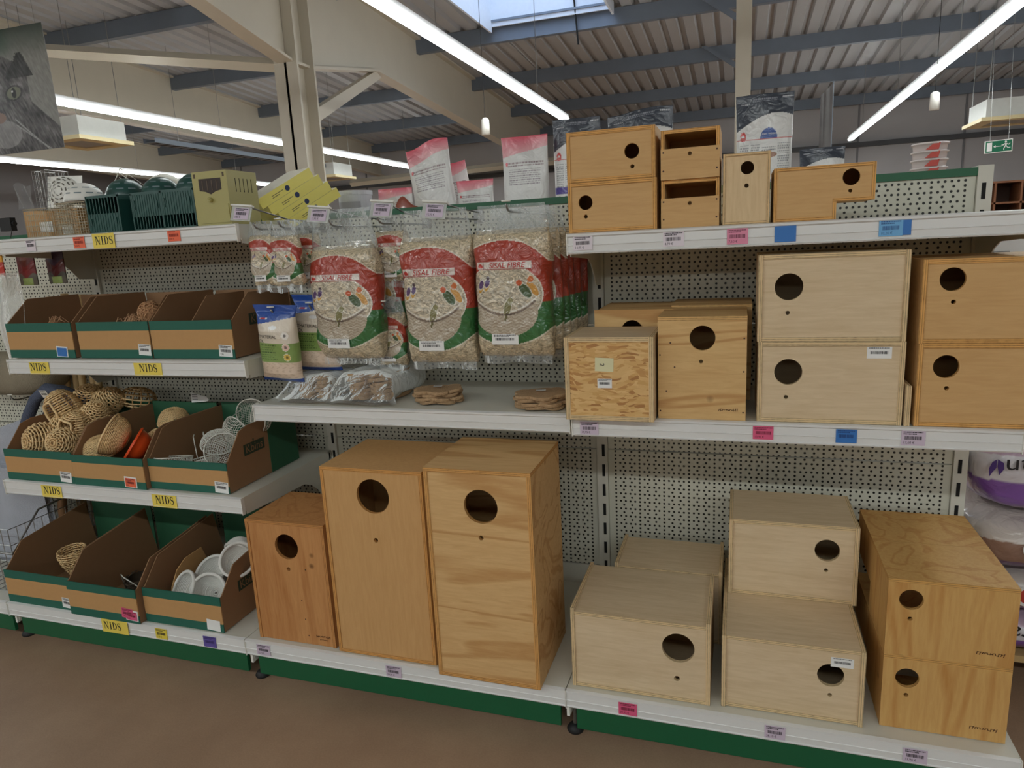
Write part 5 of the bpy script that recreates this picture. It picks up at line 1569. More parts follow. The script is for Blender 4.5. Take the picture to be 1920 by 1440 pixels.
# tilted wire rack
o = thing('wire_rack', 'white wire rack tilted on edge behind the white dome', 'rack', (0.235, -0.120, 1.472), None, (0, math.radians(38), 0))
mb = MB()
for k in range(11): mb.tube([(0.0, 0.0, 0.012 + k * 0.014), (0.13 + 0.01 * (k % 2), 0.02, 0.012 + k * 0.014)], 0.0016, 4)
for q in (0.02, 0.075, 0.12): mb.tube([(q, 0.003 + q * 0.15, 0.0), (q, 0.003 + q * 0.15, 0.165)], 0.0020, 4)
mb.build('rack_wires', M_WIRE, o)
MB().tube([(-0.01, 0, 0.0), (0.14, 0.02, 0.0), (0.14, 0.02, 0.168), (-0.01, 0, 0.168)], 0.0022, 5, closed=True).build('frame', M_WIRE, o)
mb = MB(); mb.surf(lambda i, j: (i * 0.075, 0.004 * math.sin(i * 9 + j * 4), 0.002 + j * 0.085 + 0.008 * math.sin(i * 6)), 12, 12)
o = mb.build('plastic_sleeve', M_FILM, None, True); o.location = (0.012, -0.275, 1.479); props(o, 'crumpled clear plastic sleeve on the cardboard box', 'plastic')
bc = MB(); bc.box(-0.03, 0.022, -0.01, 0.01, 0.006, 0.05); bc.tube([(0.02, 0, 0.03), (0.03, 0, 0.03)], 0.008, 8); bc.tube([(0.01, 0, 0.01), (0.002, -0.004, -0.018)], 0.0015, 4)
o = bc.build('black_clip', M_RUB); o.location = (0.045, -0.345, 1.4035); props(o, 'black plastic clip at the shelf corner by the cardboard box', 'clip')

# yellow flat boxes leaning as a stack
M_YBOX = plain('yellow_carton', (246, 232, 118), 0.3, var=0.05, coat=0.3)
M_YTOP = plain('carton_glare', (242, 241, 224), 0.25, coat=0.4)  # bright reflection on the broad faces, painted in as near-white
ang = math.atan2(0.127, 0.164)
for k in range(4):
    th_, al = math.radians(66), math.radians(28)
    e1 = Vector((math.cos(th_) * math.cos(al), math.sin(th_) * math.cos(al), math.sin(al))); ey = Vector((-math.sin(th_), math.cos(th_), 0)); en = e1.cross(ey)
    og = Vector((0.953, -0.206, 1.460)) - en * 0.034 * (k + 1) + e1 * 0.020 * k
    o = thing('yellow_carton', ('topmost', 'second', 'third', 'lowest')[k] + ' yellow flat carton in the leaning stack by the hooks', 'carton', og, 'leaning yellow cartons', Matrix((e1, ey, en)).transposed().to_euler())
    mb = MB().box(0, 0.225, 0, 0.125, 0, 0.0335)
    me = mb.mesh('body', [M_YBOX, M_YTOP])
    for p in me.polygons: p.material_index = 1 if abs(p.normal.z) > 0.5 else 0
    obj('body', me, o)
    d = MB(); d.lathe([(0.0, 0), (0.009, 0)], 20); d.v = [(0.115 + a, -0.0006, 0.015 + c) for a, c, z in d.v]; d.build('round_mark', plain('mark_navy', (36, 52, 92), 0.5), o)
    tx = MB()
    for j in range(2): tx.box(0.05, 0.098 - j * 0.02, -0.0005, 0, 0.017 - j * 0.006, 0.019 - j * 0.006)
    tx.build('print_lines', plain('print_grey', (120, 110, 70), 0.6), o)

# ------------------------------------------------------------------ goods on the other aisle's top shelf, seen over the panel
M_POUCH = painted('pouch_print', 0.28, coat=0.35, wrinkle=0.3, wscale=22)
def paint_pouch(X, V, style):
    u = (X + 1) / 2; n = len(u)
    c = np.ones((n, 4)); c[:, :3] = C_(226, 224, 222)
    def put(m, col): c[m, :3] = C_(*col)
    def lines(u0, u1, v0, v1, k, col, s=0):
        m = (u > u0) & (u < u1) & (V > v0) & (V < v1)
        put(m & (np.sin(V * k) > 0.1) & (np.sin(u * 190 + np.floor(V * k / 6.283) * 2.3 + s) > -0.75), col)
    if style == 'pink':
        edge = 0.80 + 0.09 * u
        g = np.clip((V - edge) / (1 - edge + 1e-6), 0, 1)[:, None]
        m = V > edge; c[m, :3] = (C_(236, 180, 186) * (1 - g) + C_(226, 96, 116) * g)[m]
        lines(0.12, 0.92, 0.70, 0.76, 240, (150, 130, 134)); lines(0.15, 0.85, 0.52, 0.68, 300, (150, 140, 146)); lines(0.1, 0.45, 0.10, 0.24, 260, (210, 140, 150)); lines(0.55, 0.92, 0.08, 0.26, 260, (170, 160, 166))
        put(((u - 0.10) / 0.03) ** 2 + ((V - 0.735) / 0.02) ** 2 < 1, (206, 70, 80))
        q = ((u - 0.55) / 0.07) ** 2 + ((V - 0.16) / 0.05) ** 2; put((q < 1) & (q > 0.6), (210, 90, 100))
    else:
        edge = 0.72 + 0.13 * np.sin(np.clip(u, 0, 1) * 2.2)
        put(V > edge, (62, 68, 80))
        lines(0.08, 0.24, 0.925, 0.945, 320, (190, 190, 196)); lines(0.30, 0.72, 0.93, 0.965, 420, (150, 154, 164)); lines(0.80, 0.97, 0.95, 0.975, 300, (190, 190, 196))
        put((np.abs(V - 0.655) < 0.003), (196, 80, 70))
        # five-pointed red crest
        for k in range(5):
            a = math.radians(150 - 30 * k); put(((u - 0.12 - 0.045 * math.cos(a)) / 0.011) ** 2 + ((V - 0.672 - 0.035 * math.sin(a)) / 0.016) ** 2 < 1, (196, 52, 44))
        q = ((u - 0.12) / 0.05) ** 2 + ((V - 0.668) / 0.022) ** 2; put((q < 1) & (V < 0.675), (196, 52, 44))
        for a, b_ in ((0.06, 0.22), (0.26, 0.42), (0.74, 0.95)): lines(a, b_, 0.36, 0.62, 330, (150, 150, 152), a * 9)
        lines(0.46, 0.70, 0.55, 0.60, 300, (120, 120, 124))
        put(((u - 0.60) / 0.13) ** 2 + ((V - 0.535) / 0.022) ** 2 < 1, (150, 96, 62)); put(((u - 0.54) / 0.05) ** 2 + ((V - 0.43) / 0.02) ** 2 < 1, (120, 84, 60))
        if style == 'dark':
            put((((u - 0.58) / 0.15) ** 2 + ((V - 0.665) / 0.075) ** 2 < 1) & (V > 0.662), (40, 78, 156))
            put((V < 0.345) & (u > 0.62) & (V > 0.28 + 0.04 * np.sin(u * 5)), (52, 92, 168)); put((V < 0.25) & (u > 0.62), (44, 50, 66)); put((((u - 0.8) / 0.13) ** 2 + ((V - 0.17) / 0.06) ** 2 < 1), (226, 226, 226))
        elif style == 'purple':
            put((V < 0.42) & (V > 0.36), (84, 70, 150)); put((V < 0.34) & (u > 0.1) & (np.sin(u * 40) * np.sin(V * 90) > 0.6), (60, 60, 66))
    return c
def pouch(label, x0, x1, y, ztop, style, D=0.05, tilt=0.0, z0=1.3015, group='food pouches on the far shelf', title=None, sag=0.0):
    W, H = x1 - x0, ztop - z0
    o = thing('food_pouch', label, 'pouch', ((x0 + x1) / 2, y, z0), group, (0, tilt, 0))
    if tilt: o.location.z += W / 2 * abs(math.sin(tilt))
    nr, nv = 170, 170
    rx, ry, ra = ring_xy(nr, 2.8)
    X, vv = np.meshgrid(rx, np.linspace(0, 1, nv)); Y, _ = np.meshgrid(ry, vv[:, 0])
    d = D / 2 * (0.04 + 0.96 * np.clip(1 - vv ** 2.2, 0, 1))
    w = W / 2 * (1 - 0.05 * np.sin(vv * 3.1))
    px = X * w; py = Y * d + 0.004 * np.sin(vv * 9 + X * 4 + x0 * 30) * vv; pz = vv * H + sag * np.sin(X * 2.0 + 0.5) * vv ** 3
    mb = MB(); mb.add(np.stack([px, py, pz], -1).reshape(-1, 3).tolist(), [(j * nr + i, j * nr + (i + 1) % nr, (j + 1) * nr + (i + 1) % nr, (j + 1) * nr + i) for j in range(nv - 1) for i in range(nr)] + [tuple(range(nr))[::-1], tuple((nv - 1) * nr + i for i in range(nr))])
    me = mb.mesh('pouch', M_POUCH, True); setcol(me, paint_pouch(X.ravel(), vv.ravel(), style)); obj('pouch', me, o)
    if title:
        tm = MB(); addtext(tm, title, W * 0.040, lambda a, c: (0.08 * W + a, -D / 2 * 0.75 - 0.004, H * 0.690 + c), 0); tm.build('print_title', M_WHITE, o)
    return o
pouch('pink topped food pouch leaning over, with a crumpled top', 1.296, 1.462, 0.25, 1.635, 'pink', 0.06, math.radians(-6), sag=0.012)
pouch('low pink topped pouch beside the white tubs', 1.136, 1.275, 0.25, 1.500, 'pink')
pouch('red sided pouch standing behind the leaning pink one', 1.420, 1.505, 0.31, 1.575, 'pink', 0.05, math.radians(-8))
pouch('low pink cornered pouch behind the slightly askew sisal bag', 1.452, 1.590, 0.25, 1.506, 'pink', 0.04)
pouch('tall upright pink topped pouch beside the purple-banded one', 1.626, 1.792, 0.25, 1.636, 'pink', 0.06)
pouch('white pouch with dark top and purple band beside the honey boxes', 1.796, 1.962, 0.30, 1.684, 'purple', 0.06)
pouch('dark topped pouch standing behind the honey nest boxes', 1.985, 2.200, 0.30, 1.685, 'plain', 0.07, sag=0.010)
pouch('tall dark topped pouch with a blue half circle, in front of the slim post', 2.392, 2.560, 0.25, 1.688, 'dark', 0.07, title='LIGHT WEIGHT')
pouch('low dark topped pouch behind the L-shaped box', 2.578, 2.706, 0.25, 1.518, 'plain', 0.05)
fb = MB(); fb.surf(lambda i, j: ((i - 0.5) * 0.19, 0.02 * j, 1.30 + 0.155 * (1 - (abs(i - 0.45) * 1.7) ** 1.6) * (0.25 + 0.75 * math.sin(j * 1.57)) - 0.012 * math.sin(i * 14)), 24, 10)
o = fb.build('folded_bag', plain('red_brown_foil', (150, 74, 58), 0.35, coat=0.4, bump=0.3, bscale=30), None, True); o.location = (1.305, 0.13, 0.003); props(o, 'folded red-brown foil bag lying along the panel top', 'bag')
def tub(label, x, y, r, h, z0=1.3015, n=1, col=(206, 208, 214)):
    o = thing('plastic_tub', label, 'tub', (x, y, z0), 'plastic tubs on the far shelf')
    m = plain('tub_%d' % col[0], col, 0.4, coat=0.2)
    MB().lathe([(0.001, 0), (r * 0.93, 0), (r, h * 0.92), (r * 1.04, h * 0.92), (r * 1.05, h), (0.001, h)], 36).build('tub', m, o, smooth=False)
    lb = MB()
    for k in range(14):
        a0 = -math.pi / 2 - 0.8 + 1.6 * k / 14; a1 = a0 + 1.6 / 14
        lb.add([(r * 1.002 * math.cos(a0), r * 1.002 * math.sin(a0), h * 0.3), (r * 1.002 * math.cos(a1), r * 1.002 * math.sin(a1), h * 0.3), (r * 1.004 * math.cos(a1), r * 1.004 * math.sin(a1), h * 0.8), (r * 1.004 * math.cos(a0), r * 1.004 * math.sin(a0), h * 0.8)], [(0, 1, 2, 3)])
    lb.build('label', plain('tub_label', (176, 176, 184), 0.5), o)
tub('round white tub with grey label beside the yellow cartons', 1.035, 0.26, 0.062, 0.200)
tub('second white tub half hidden behind the low pink pouch', 1.150, 0.36, 0.056, 0.195)
# nested clear tubs
o = thing('nested_tubs', 'stack of nested clear plastic tubs with red print at the panel end', 'tubs', (2.928, 0.25, 1.3015))
for k in range(9):
    MB().lathe([(0.042, 0), (0.0445, 0.018), (0.0485, 0.018), (0.0485, 0.0225), (0.0440, 0.0235), (0.0425, 0.004)], 32).build('tub', plain('clear_tub', (226, 214, 212), 0.3, coat=0.4), o, smooth=True).location.z = k * 0.0225
mb = MB()
for k in range(9): mb.add([(-0.022, -0.0465, k * 0.0225 + 0.002), (0.012, -0.0465, k * 0.0225 + 0.002), (0.016, -0.047, k * 0.0225 + 0.020), (-0.016 + 0.002 * k, -0.047, k * 0.0225 + 0.020)], [(0, 1, 2, 3)])
mb.build('red_print', plain('red_print', (206, 84, 74), 0.5), o)
tr = MB().box(-0.05, 0.04, -0.05, 0.05, 0, 0.136); o = tr.build('white_carton', M_STICK); o.location = (0.915, 0.20, 1.3015); props(o, 'low white carton behind the yellow carton stack', 'carton')

# ------------------------------------------------------------------ neighbouring bay beyond the bins
M_ROD = plain('wooden_rod', (196, 166, 116), 0.6, var=0.12, scale=30)
for k, (x, z1, r) in enumerate(((-0.245, 1.165, 0.012), (-0.205, 1.16, 0.013), (-0.165, 1.175, 0.014), (-0.120, 1.165, 0.013), (-0.075, 1.17, 0.013), (-0.035, 1.165, 0.013))):
    o = MB().tube([(-0.02, 0, 0), (0.035, 0.0, z1 - ZB)], r, 12).build('wooden_rod', M_ROD, None, True); o.location = (x, -0.045 - 0.012 * (k % 2), ZB)
    props(o, ('first', 'second', 'third', 'fourth', 'fifth', 'sixth')[k] + ' wooden rod from the outer side in the row by the panel', 'rod', 'wooden rods leaning on the panel')
o = MB().tube([(-0.035, 0, 0), (0.02, 0.03, 0.50)], 0.016, 12).build('wooden_rod', plain('dark_rod', (128, 94, 62), 0.7), None, True); o.location = (-0.03, -0.30, ZB + 0.004); props(o, 'thicker dark wooden pole rising from the wire basket', 'rod')
M_HOOP = plain('grey_blue_plush', (84, 92, 112), 0.95, var=0.2, scale=60, bump=0.6, bscale=300)
M_CLOTH = plain('pale_grey_plush', (178, 182, 192), 0.95, var=0.12, scale=12, bump=0.5, bscale=260)
o = thing('pet_tunnel', 'grey plush pet tunnel with dark blue hoop behind the wicker nests', 'pet bed', (-0.10, -0.25, 0.56))
hp = [(-0.20, 0.0, -0.10), (-0.158, 0, 0.012), (-0.128, 0, 0.08), (-0.075, 0, 0.165), (-0.02, 0, 0.235), (0.05, 0, 0.278), (0.105, 0.02, 0.265), (0.155, 0.04, 0.235), (0.20, 0.06, 0.20), (0.215, 0.07, 0.12)]
MB().tube(hp, 0.021, 10).build('hoop', M_HOOP, o, smooth=True)
hp2 = [(x - 0.0, y + 0.0 + 0.05, z - 0.055) for x, y, z in hp[1:8]]
MB().tube(hp2, 0.020, 10).build('hoop', M_HOOP, o, smooth=True)
mb = MB(); mb.surf(lambda i, j: (-0.55 + 0.45 * i + 0.012 * math.sin(j * 9), -0.02 + 0.025 * math.sin(i * 11 + j * 3), -0.10 + (0.10 + 0.16 * i) * j), 24, 14); mb.build('cover', M_CLOTH, o, smooth=True)
o = thing('plush_blanket', 'pale grey plush blanket hanging into the wire basket', 'blanket', (-0.30, -0.40, 0.17))
mb = MB(); mb.surf(lambda i, j: (-0.42 + 0.66 * i - 0.05 * j * (1 - i), 0.05 + 0.03 * math.sin(i * 13 + j) * (1 - 0.5 * j), 0.38 * (1 - j) + 0.012 * math.sin(i * 9)), 40, 16); mb.build('cloth', M_CLOTH, o, smooth=True)
mb = MB(); mb.surf(lambda i, j: (-0.42 + 0.66 * i - 0.05 * j * (1 - i), 0.075 + 0.03 * math.sin(i * 13 + j) * (1 - 0.5 * j), 0.38 * (1 - j) + 0.012 * math.sin(i * 9)), 40, 16); mb.build('lining', M_CLOTH, o, smooth=True)
cu = MB()
def cush(i, j):
    a = 2 * math.pi * i; b_ = math.pi * (j - 0.5)
    q = abs(math.cos(b_)) ** 0.6
    return (0.27 * math.copysign(abs(math.cos(a)) ** 0.6, math.cos(a)) * q, 0.10 * math.copysign(abs(math.sin(a)) ** 0.7, math.sin(a)) * q, 0.085 * math.copysign(abs(math.sin(b_)) ** 0.8, math.sin(b_)))
cu.surf(cush, 40, 20, wrapu=True)
o = cu.build('plush_cushion', plain('cream_plush', (152, 142, 122), 0.95, var=0.15, scale=20, bump=0.6, bscale=240), None, True); o.location = (-0.42, -0.105, 0.865); props(o, 'cream plush cushion on the hooks beside the wooden rods', 'cushion')
hook('hook under the cream cushion, nearer the wooden rods', -0.30, 0.774, 0.215)
hook('hook under the cream cushion, farther from the wooden rods', -0.56, 0.774, 0.215)
o = thing('wire_basket', 'chrome wire basket on the base shelf beyond the bins', 'basket', (-0.86, -0.52, ZB))
mb = MB(); lattice(mb, 0, 0.85, 0, 0.44, 0.002, 0.24, 24, 14, 4, 0.0016); mb.build('wire_mesh', M_ZINC, o)['kind'] = 'stuff'
MB().tube([(0, 0, 0.15), (0.85, 0, 0.15), (0.85, 0.12, 0.27), (0.85, 0.44, 0.29), (0, 0.44, 0.29)], 0.004, 8, closed=True).build('rim', M_ZINC, o, smooth=True)
M_SLEEVE = film('hanging_sleeve_film', (230, 232, 228), 0.30, 12, 0.5)
for k, (x, y) in enumerate(((-0.075, -0.32), (-0.16, -0.26))):
    mb = MB(); mb.surf(lambda i, j: ((i - 0.5) * 0.13, 0.012 * math.cos(2 * math.pi * i) + 0.006 * math.sin(j * 8), -0.34 * j), 20, 16)
    o = mb.build('plastic_sleeve', M_SLEEVE, None, True); o.location = (x, y, 1.27); props(o, ('outer', 'inner')[k] + ' long clear plastic sleeve hanging beside the bins', 'plastic')
def seedpack(label, x, y, cols):
    nx, ny = 24, 40
    mb = MB(); mb.surf(lambda i, j: ((i - 0.5) * 0.085, -0.008 * math.sin(math.pi * i), 0.115 * j), nx, ny)
    me = mb.mesh('seed_packet', M_BLUEP, True)
    v = np.array(mb.v); u = v[:, 0] / 0.085 + 0.5; V = v[:, 2] / 0.115
    c = np.ones((len(u), 4)); c[:, :3] = C_(*cols[2])
    m = V > 0.30 + 0.08 * np.sin(u * 9); c[m, :3] = C_(*cols[1]); m = V > 0.66 + 0.1 * np.sin(u * 7 + 1); c[m, :3] = C_(*cols[0])
    m = (V < 0.22) & (u > 0.3) & (u < 0.8); c[m, :3] = C_(150, 170, 96)
    setcol(me, c); o = obj('seed_packet', me); o.location = (x, y, 1.222); props(o, label, 'packet', 'hanging packets by the bins')
    sm = o.modifiers.new('thickness', 'SOLIDIFY'); sm.thickness = 0.004; sm.offset = 1
seedpack('yellow and red packet hanging at the picture edge', -0.112, -0.305, ((222, 160, 50), (186, 50, 36), (226, 222, 212)))
seedpack('dark red packet hanging beside the yellow and red one', -0.045, -0.240, ((96, 40, 40), (120, 34, 34), (92, 84, 72)))
seedpack('dark red packet hanging next to the perforated panel', 0.010, -0.170, ((70, 50, 70), (104, 34, 34), (92, 84, 72)))

# ------------------------------------------------------------------ stacked pellet bags past the end bay
M_SACK = painted('pellet_sack_print', 0.3, coat=0.7, wrinkle=0.45, wscale=14)
def sack(label, x0, x1, y0, y1, z0, z1, style, seed):
    o = thing('pellet_sack', label, 'sack', ((x0 + x1) / 2, (y0 + y1) / 2, z0), 'stacked pellet sacks')
    W, D, H = x1 - x0, y1 - y0, z1 - z0
    nu, nv = 150, 90
    ii, jj = np.meshgrid(np.linspace(0, 1, nu, endpoint=False), np.linspace(0, 1, nv))
    a = 2 * np.pi * ii; b_ = np.pi * (jj - 0.5)
    q = np.abs(np.cos(b_)) ** 0.28
    sgn = lambda v, p: np.sign(v) * np.abs(v) ** p
    px = W / 2 * sgn(np.cos(a), 0.25) * q; py = D / 2 * sgn(np.sin(a), 0.25) * q
    pz = H / 2 + H / 2 * sgn(np.sin(b_), 0.75)
    px = px + 0.006 * np.sin(jj * 9 + a * 3 + seed); pz = pz + 0.004 * np.sin(a * 5 + seed) * np.sin(np.pi * jj)
    mb = MB(); mb.add(np.stack([px, py, pz], -1).reshape(-1, 3).tolist(), [(j * nu + i, j * nu + (i + 1) % nu, (j + 1) * nu + (i + 1) % nu, (j + 1) * nu + i) for j in range(nv - 1) for i in range(nu)])
    me = mb.mesh('sack', M_SACK, True)
    V = (pz.ravel() / H); X = px.ravel() / (W / 2)
    c = np.ones((len(V), 4))
    if style == 'purple':
        c[:, :3] = C_(128, 84, 164); m = (V > 0.45) & (V < 0.76); c[m, :3] = C_(216, 212, 218); m = V >= 0.76; c[m, :3] = C_(196, 170, 190); m = V < 0.10; c[m, :3] = C_(150, 120, 150)
    else:
        c[:, :3] = C_(150, 116, 98); m = V > 0.62; c[m, :3] = C_(206, 196, 188); m = (V < 0.25); c[m, :3] = C_(112, 70, 120)
    setcol(me, c); obj('sack', me, o)
    tm = MB()
    fy = -D / 2 - 0.006
    if style == 'purple':
        addtext(tm, 'gran', 0.062, lambda p, r: (-W / 2 + 0.122 - p * 1.15, fy + 0.001, H * 0.655 - r), 0)
        for fl in ([(0.0, 0.0), (0.014, 0.010), (0.016, 0.026), (0.006, 0.044), (0.0, 0.020)], [(-0.002, 0.0), (-0.002, 0.024), (-0.010, 0.036), (-0.017, 0.050), (-0.019, 0.026), (-0.012, 0.008)]):
            tm.add([(-W / 2 + 0.044 + p, fy + 0.003, H * 0.735 - r) for p, r in fl], [tuple(range(len(fl)))], 1)
    else:
        d = MB(); d.lathe([(0.0, 0), (0.030, 0)], 24); tm.add([(-W / 2 + 0.13 + p, fy + 0.002, H * 0.55 + r) for p, r, z in d.v], d.f, 2)
        d = MB(); d.lathe([(0.0, 0), (0.021, 0)], 24); tm.add([(-W / 2 + 0.13 + p, fy + 0.0015, H * 0.55 + r) for p, r, z in d.v], d.f, 3)
    tm.build('print', [plain('print_black', (30, 28, 34), 0.4), plain('print_violet', (74, 48, 120), 0.4), plain('print_white', (226, 226, 226), 0.4), plain('print_red', (190, 60, 50), 0.4)], o)
pal = thing('wooden_pallet', 'wooden pallet under the pellet sacks past the end bay', 'pallet', (3.03, -0.10, 0.0))
for k in range(5): MB().box(0, 0.62, 0.02 + k * 0.165, 0.12 + k * 0.165, 0.085, 0.105).build('deck_board', M_ROD, pal)
for k in range(3): MB().box(0.26 * k, 0.26 * k + 0.10, 0.02, 0.80, 0.0, 0.085).build('bearer', M_ROD, pal)
sack('purple and white pellet sack, topmost, its print upside down', 3.022, 3.62, -0.070, 0.60, 0.500, 0.722, 'purple', 1)
sack('brown and white pellet sack with red round mark, second from the top', 3.028, 3.64, -0.110, 0.60, 0.352, 0.499, 'brown', 2)
sack('purple pellet sack under the brown one', 3.024, 3.63, -0.100, 0.60, 0.226, 0.351, 'brown', 3)
sack('lowest pellet sack on the wooden pallet', 3.024, 3.64, -0.095, 0.60, 0.1065, 0.225, 'purple', 4)

# ------------------------------------------------------------------ things farther back in the hall
# hanging banner with a photograph of a grey cat
nu, nv = 190, 190
mb = MB(); BW, BH = 0.95, 0.86
mb.surf(lambda i, j: ((i - 1) * BW, 0.0, (j - 1) * BH), nu, nv)
me = mb.mesh('print', painted('banner_print', 0.45))
v = np.array(mb.v); x = v[:, 0]; z = v[:, 2]
nz = np.array([noise.noise(Vector((p[0] * 9, 3.1, p[2] * 9))) for p in v]); nf = np.array([noise.noise(Vector((p[0] * 70 + 30 * p[2], 1.0, p[2] * 22))) for p in v]); 
ex, ez = -0.365, -0.44
fur = 0.30 + 0.16 * nz + 0.20 * nf
col = np.stack([fur * 1.02, fur * 0.99, fur * 1.0], -1)
bgm = ((x > -0.22 - 0.5 * (z + 0.25) * (z > -0.25)) & (z > -0.62 - 0.9 * (x + 0.10))) | (z > -0.16 - 0.5 * (x + 0.45))
bgc = np.stack([0.52 + 0.08 * nf + 0 * x, 0.52 + 0.08 * nf, 0.50 + 0.08 * nf], -1)
gz = np.clip((z + 0.22) / 0.22, 0, 1)[:, None]; bgc = bgc * (1 - gz) + np.array([0.24, 0.28, 0.25]) * gz
gg = (np.clip((-x - 0.30) / 0.2, 0, 1) * np.clip((z + 0.2) / 0.1, 0, 1))[:, None]; bgc = bgc * (1 - gg) + np.array([0.12, 0.24, 0.17]) * gg
col[bgm] = bgc[bgm]
ear = (z < -0.17) & (z + 0.17 < 1.1 * (x + 0.255) + 0.02 + 0.03 * nf) & (z + 0.17 < -2.2 * (x + 0.235) + 0.02 * nf) & (z > -0.34); col[ear] = np.stack([(0.20 + 0.12 * nf[ear] + 0.08 * nz[ear])] * 3, -1)
q = ((x - ex) / 0.066) ** 2 + ((z - ez - 0.12 * (x - ex)) / 0.042) ** 2
col[(q < 1.6)] *= 0.6; col[q < 1] = (0.42, 0.43, 0.36); col[((x - ex) / 0.022) ** 2 + ((z - ez) / 0.036) ** 2 < 1] = (0.05, 0.05, 0.05)
col[((x - ex + 0.012) / 0.008) ** 2 + ((z - ez - 0.012) / 0.008) ** 2 < 1] = (0.85, 0.85, 0.85)
wh = (np.abs((z + 0.62) + 0.9 * (x + 0.40) ** 1) < 0.006) & (x > -0.40) | (np.abs((z + 0.66) + 0.7 * (x + 0.40)) < 0.005) & (x > -0.40) & (x < -0.1); col[wh] = (0.62, 0.62, 0.62)
muz = ((x + 0.52) / 0.16) ** 2 + ((z + 0.72) / 0.10) ** 2 < 1; col[muz] = col[muz] * 0.5 + 0.35
nose = ((x + 0.55) / 0.07) ** 2 + ((z + 0.60) / 0.04) ** 2 < 1; col[nose] = (0.50, 0.40, 0.36)
ban = thing('hanging_banner', 'hanging banner printed with a grey long-haired cat', 'banner', (-2.395, 2.0, 3.0), None, (0, math.radians(-1.0), math.radians(4)))
col = np.clip(col, 0, 1) ** 1.9
cc = np.ones((len(x), 4)); cc[:, :3] = col; setcol(me, cc); obj('print', me, ban)
MB().box(-BW, 0, 0.002, 0.005, -BH, 0).build('backing', plain('banner_back', (150, 150, 150), 0.6), ban)
for q in (-0.06, -0.85): MB().tube([(q, 0.006, 0.0), (q, 0.006, 1.66)], 0.002, 4).build('suspension_wire', M_ZINC, ban)

M_CREAM = plain('cream_plastic', (222, 206, 160), 0.45)
def cassette(label, x, y, z, s=0.86):
    o = thing('air_conditioner', label, 'air conditioner', (x, y, z), 'ceiling air conditioners')
    MB().box(-s * 0.43, s * 0.43, -s * 0.43, s * 0.43, 0.05, 0.30).build('body', plain('unit_casing', (206, 208, 204), 0.4), o)
    fr = MB(); a, c = s / 2, s * 0.30
    for bx in ((-a, a, -a, -c), (-a, a, c, a), (-a, -c, -c, c), (c, a, -c, c)): fr.box(bx[0], bx[1], bx[2], bx[3], 0.0, 0.05)
    fr.build('panel_frame', M_CREAM, o)
    MB().box(-c, c, -c, c, 0.012, 0.05).build('intake_grille', plain('grille_grey', (150, 150, 150), 0.6), o)
    if x < 0: MB().tube([(-s * 0.43, -0.1, 0.2), (-s * 0.6, -0.1, 0.2), (-s * 0.75, -0.1, 0.35)], 0.05, 10).build('duct', plain('duct_tan', (190, 150, 100), 0.6), o, smooth=True)
    for q in (-1, 1):
        for p in (-1, 1): MB().tube([(q * s * 0.4, p * s * 0.4, 0.3), (q * s * 0.4, p * s * 0.4, roof_z(y) - z - 0.03)], 0.006, 4).build('threaded_rod', M_ZINC, o)
tr = thing('cable_tray', 'perforated steel cable tray beyond the first air conditioner', 'tray', (-6.05, 6.6, 3.0))
MB().box(-0.11, 0.11, 0, 4.6, 0.0, 0.006).build('tray_floor', M_GALV, tr)
for sx_ in (-0.11, 0.104): MB().box(sx_, sx_ + 0.006, 0, 4.6, 0.006, 0.07).build('tray_side', M_GALV, tr)
for k in range(24): MB().box(-0.085, 0.085, 0.08 + k * 0.19, 0.15 + k * 0.19, -0.002, 0.0).build('tray_slot', M_DARK, tr)
for k in (0.6, 3.8): MB().tube([(0, k, 0.006), (0, k, roof_z(6.6 + k) - 3.0)], 0.005, 4).build('threaded_rod', M_ZINC, tr)
cassette('suspended ceiling air conditioner beside the cat banner', -6.10, 5.50, 2.86)
cassette('suspended ceiling air conditioner far behind the yellow cartons', -6.15, 11.6, 2.80)
cassette('suspended ceiling air conditioner above the exit sign', 6.15, 10.4, 2.62, 0.95)
# exit sign
o = thing('exit_sign', 'green emergency exit sign with running figure and arrow', 'sign', (5.49, 9.0, 2.10), None, (0, math.radians(-2), 0))
MB().box(0, 0.315, 0, 0.015, 0, 0.158).build('frame', M_WHITE, o)
MB().box(0.010, 0.305, -0.002, 0, 0.010, 0.148).build('green_field', plain('sign_green', (20, 110, 78), 0.5), o)
w_ = MB()
w_.box(0.022, 0.082, -0.004, -0.002, 0.026, 0.132)
w_.box(0.115, 0.190, -0.004, -0.002, 0.074, 0.082); w_.prism([(0.096, 0.078), (0.122, 0.096), (0.122, 0.060)], 'y', -0.004, -0.002)
d = MB(); d.lathe([(0, 0), (0.013, 0)], 14); w_.add([(0.236 + a, -0.004, 0.127 + c) for a, c, z in d.v], d.f)
for pts in ([(0.228, 0.113), (0.250, 0.108), (0.246, 0.066), (0.226, 0.070)], [(0.230, 0.112), (0.204, 0.092), (0.190, 0.094), (0.190, 0.086), (0.208, 0.083), (0.232, 0.100)], [(0.246, 0.110), (0.272, 0.096), (0.282, 0.108), (0.288, 0.103), (0.272, 0.084), (0.246, 0.098)],
            [(0.226, 0.074), (0.238, 0.070), (0.222, 0.046), (0.222, 0.022), (0.212, 0.022), (0.212, 0.050)], [(0.236, 0.074), (0.248, 0.070), (0.266, 0.054), (0.290, 0.056), (0.290, 0.046), (0.262, 0.043)]):
    w_.prism(pts, 'y', -0.004, -0.002)
w_.build('pictogram', M_STICK, o)
for q in (0.06, 0.27): MB().tube([(q, 0.007, 0.158), (q, 0.007, 2.2)], 0.002, 4).build('suspension_wire', M_ZINC, o)
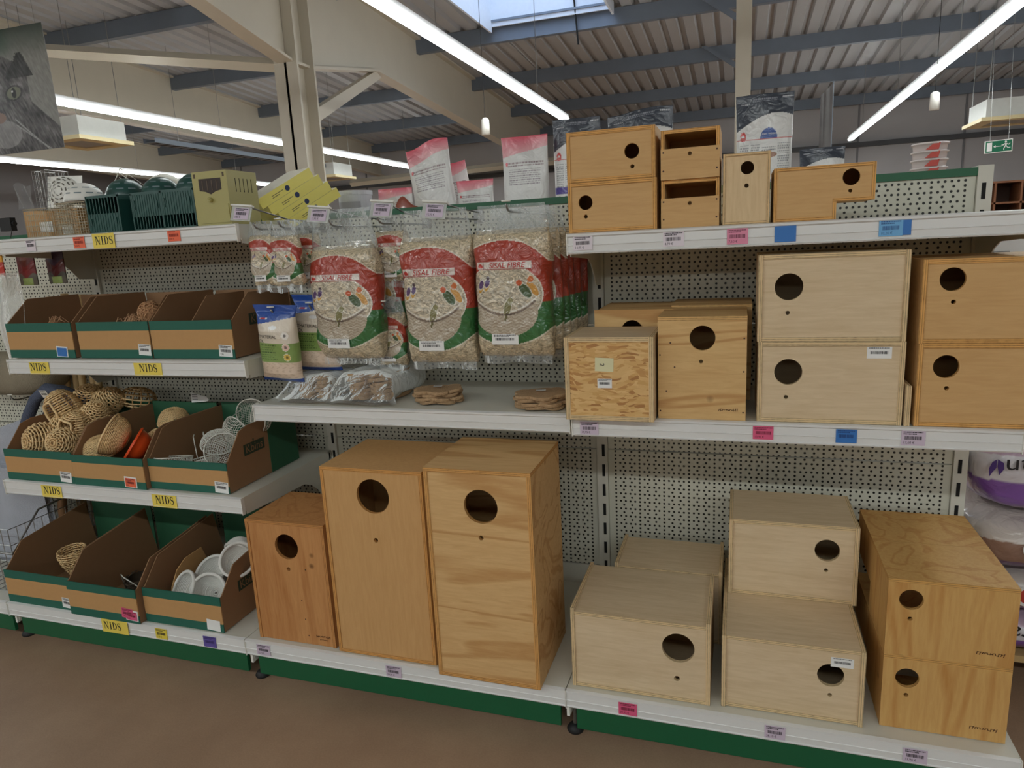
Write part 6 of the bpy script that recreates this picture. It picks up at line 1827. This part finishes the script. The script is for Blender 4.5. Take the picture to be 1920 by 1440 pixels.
for lab, c in (('small hanging white sensor over the tubs', (4.42, 7.0, 2.46)), ('small hanging white sensor under the roof beam', (-0.47, 6.0, 2.53))):
    o = thing('ceiling_sensor', lab, 'sensor', c, 'hanging sensors')
    MB().lathe([(0.001, 0), (0.05, 0.0), (0.045, 0.17), (0.02, 0.19), (0.001, 0.19)], 20).build('housing', M_WHITE, o, smooth=True)
    MB().tube([(0, 0, 0.19), (0, 0, roof_z(c[1]) - c[2])], 0.003, 4).build('cord', M_DARK, o)
o = thing('dark_banner', 'narrow dark silver banner hanging behind the low pouch', 'banner', (3.225, 6.0, 2.06))
mb = MB(); mb.surf(lambda i, j: ((i - 0.5) * 0.11, 0.02 * math.sin(i * 5), (0.62 - 0.10 * (1 - i)) * j), 12, 12); s = mb.build('cloth', plain('silver_cloth', (96, 92, 92), 0.35, var=0.5, scale=6), o, smooth=True)
MB().tube([(0.06, 0, -2.06), (0.06, 0, 0.64)], 0.006, 6).build('pole', M_GALV, o)
# open wooden rack in the next aisle
o = thing('wooden_rack', 'dark wooden rack of open compartments past the panel end', 'rack', (4.55, 6.0, 0.0))
M_RW = plain('rack_wood', (120, 76, 48), 0.6, var=0.15)
for k in range(8): MB().box(0.22 * k, 0.22 * k + 0.018, 0, 0.3, 0, 1.60).build('divider', M_RW, o)
for k in range(9): MB().box(0, 1.56, 0.0, 0.3, 0.20 * k - (0.002 if k else 0), 0.20 * k + 0.016).build('rack_shelf', M_RW, o)
MB().box(0, 1.56, 0.3, 0.31, 0, 1.6).build('back_board', plain('rack_back', (70, 44, 30), 0.7), o)
# rail with a hanging brush beyond the end upright
o = thing('hanging_rail', 'pale metal rail past the end upright with a brush on it', 'rail', (3.12, 0.30, 1.185))
MB().box(0.0, 0.60, -0.012, 0.012, 0, 0.035).build('rail', M_RAIL, o)
MB().box(0.58, 0.60, -0.02, 0.02, -1.183, 0).build('stand_post', M_STEEL, o)
br = MB()
for k in range(60):
    a = random.uniform(-1, 1); br.tube([(0.02 + 0.012 * a, random.uniform(-.01, .01), -0.005), (0.005 + 0.05 * a, random.uniform(-.02, .02), -0.12)], 0.0012, 3)
br.build('bristles', M_DARK, o)['kind'] = 'stuff'
MB().box(0.0, 0.04, -0.014, 0.014, -0.02, 0.004).build('brush_ferrule', M_ZINC, o)
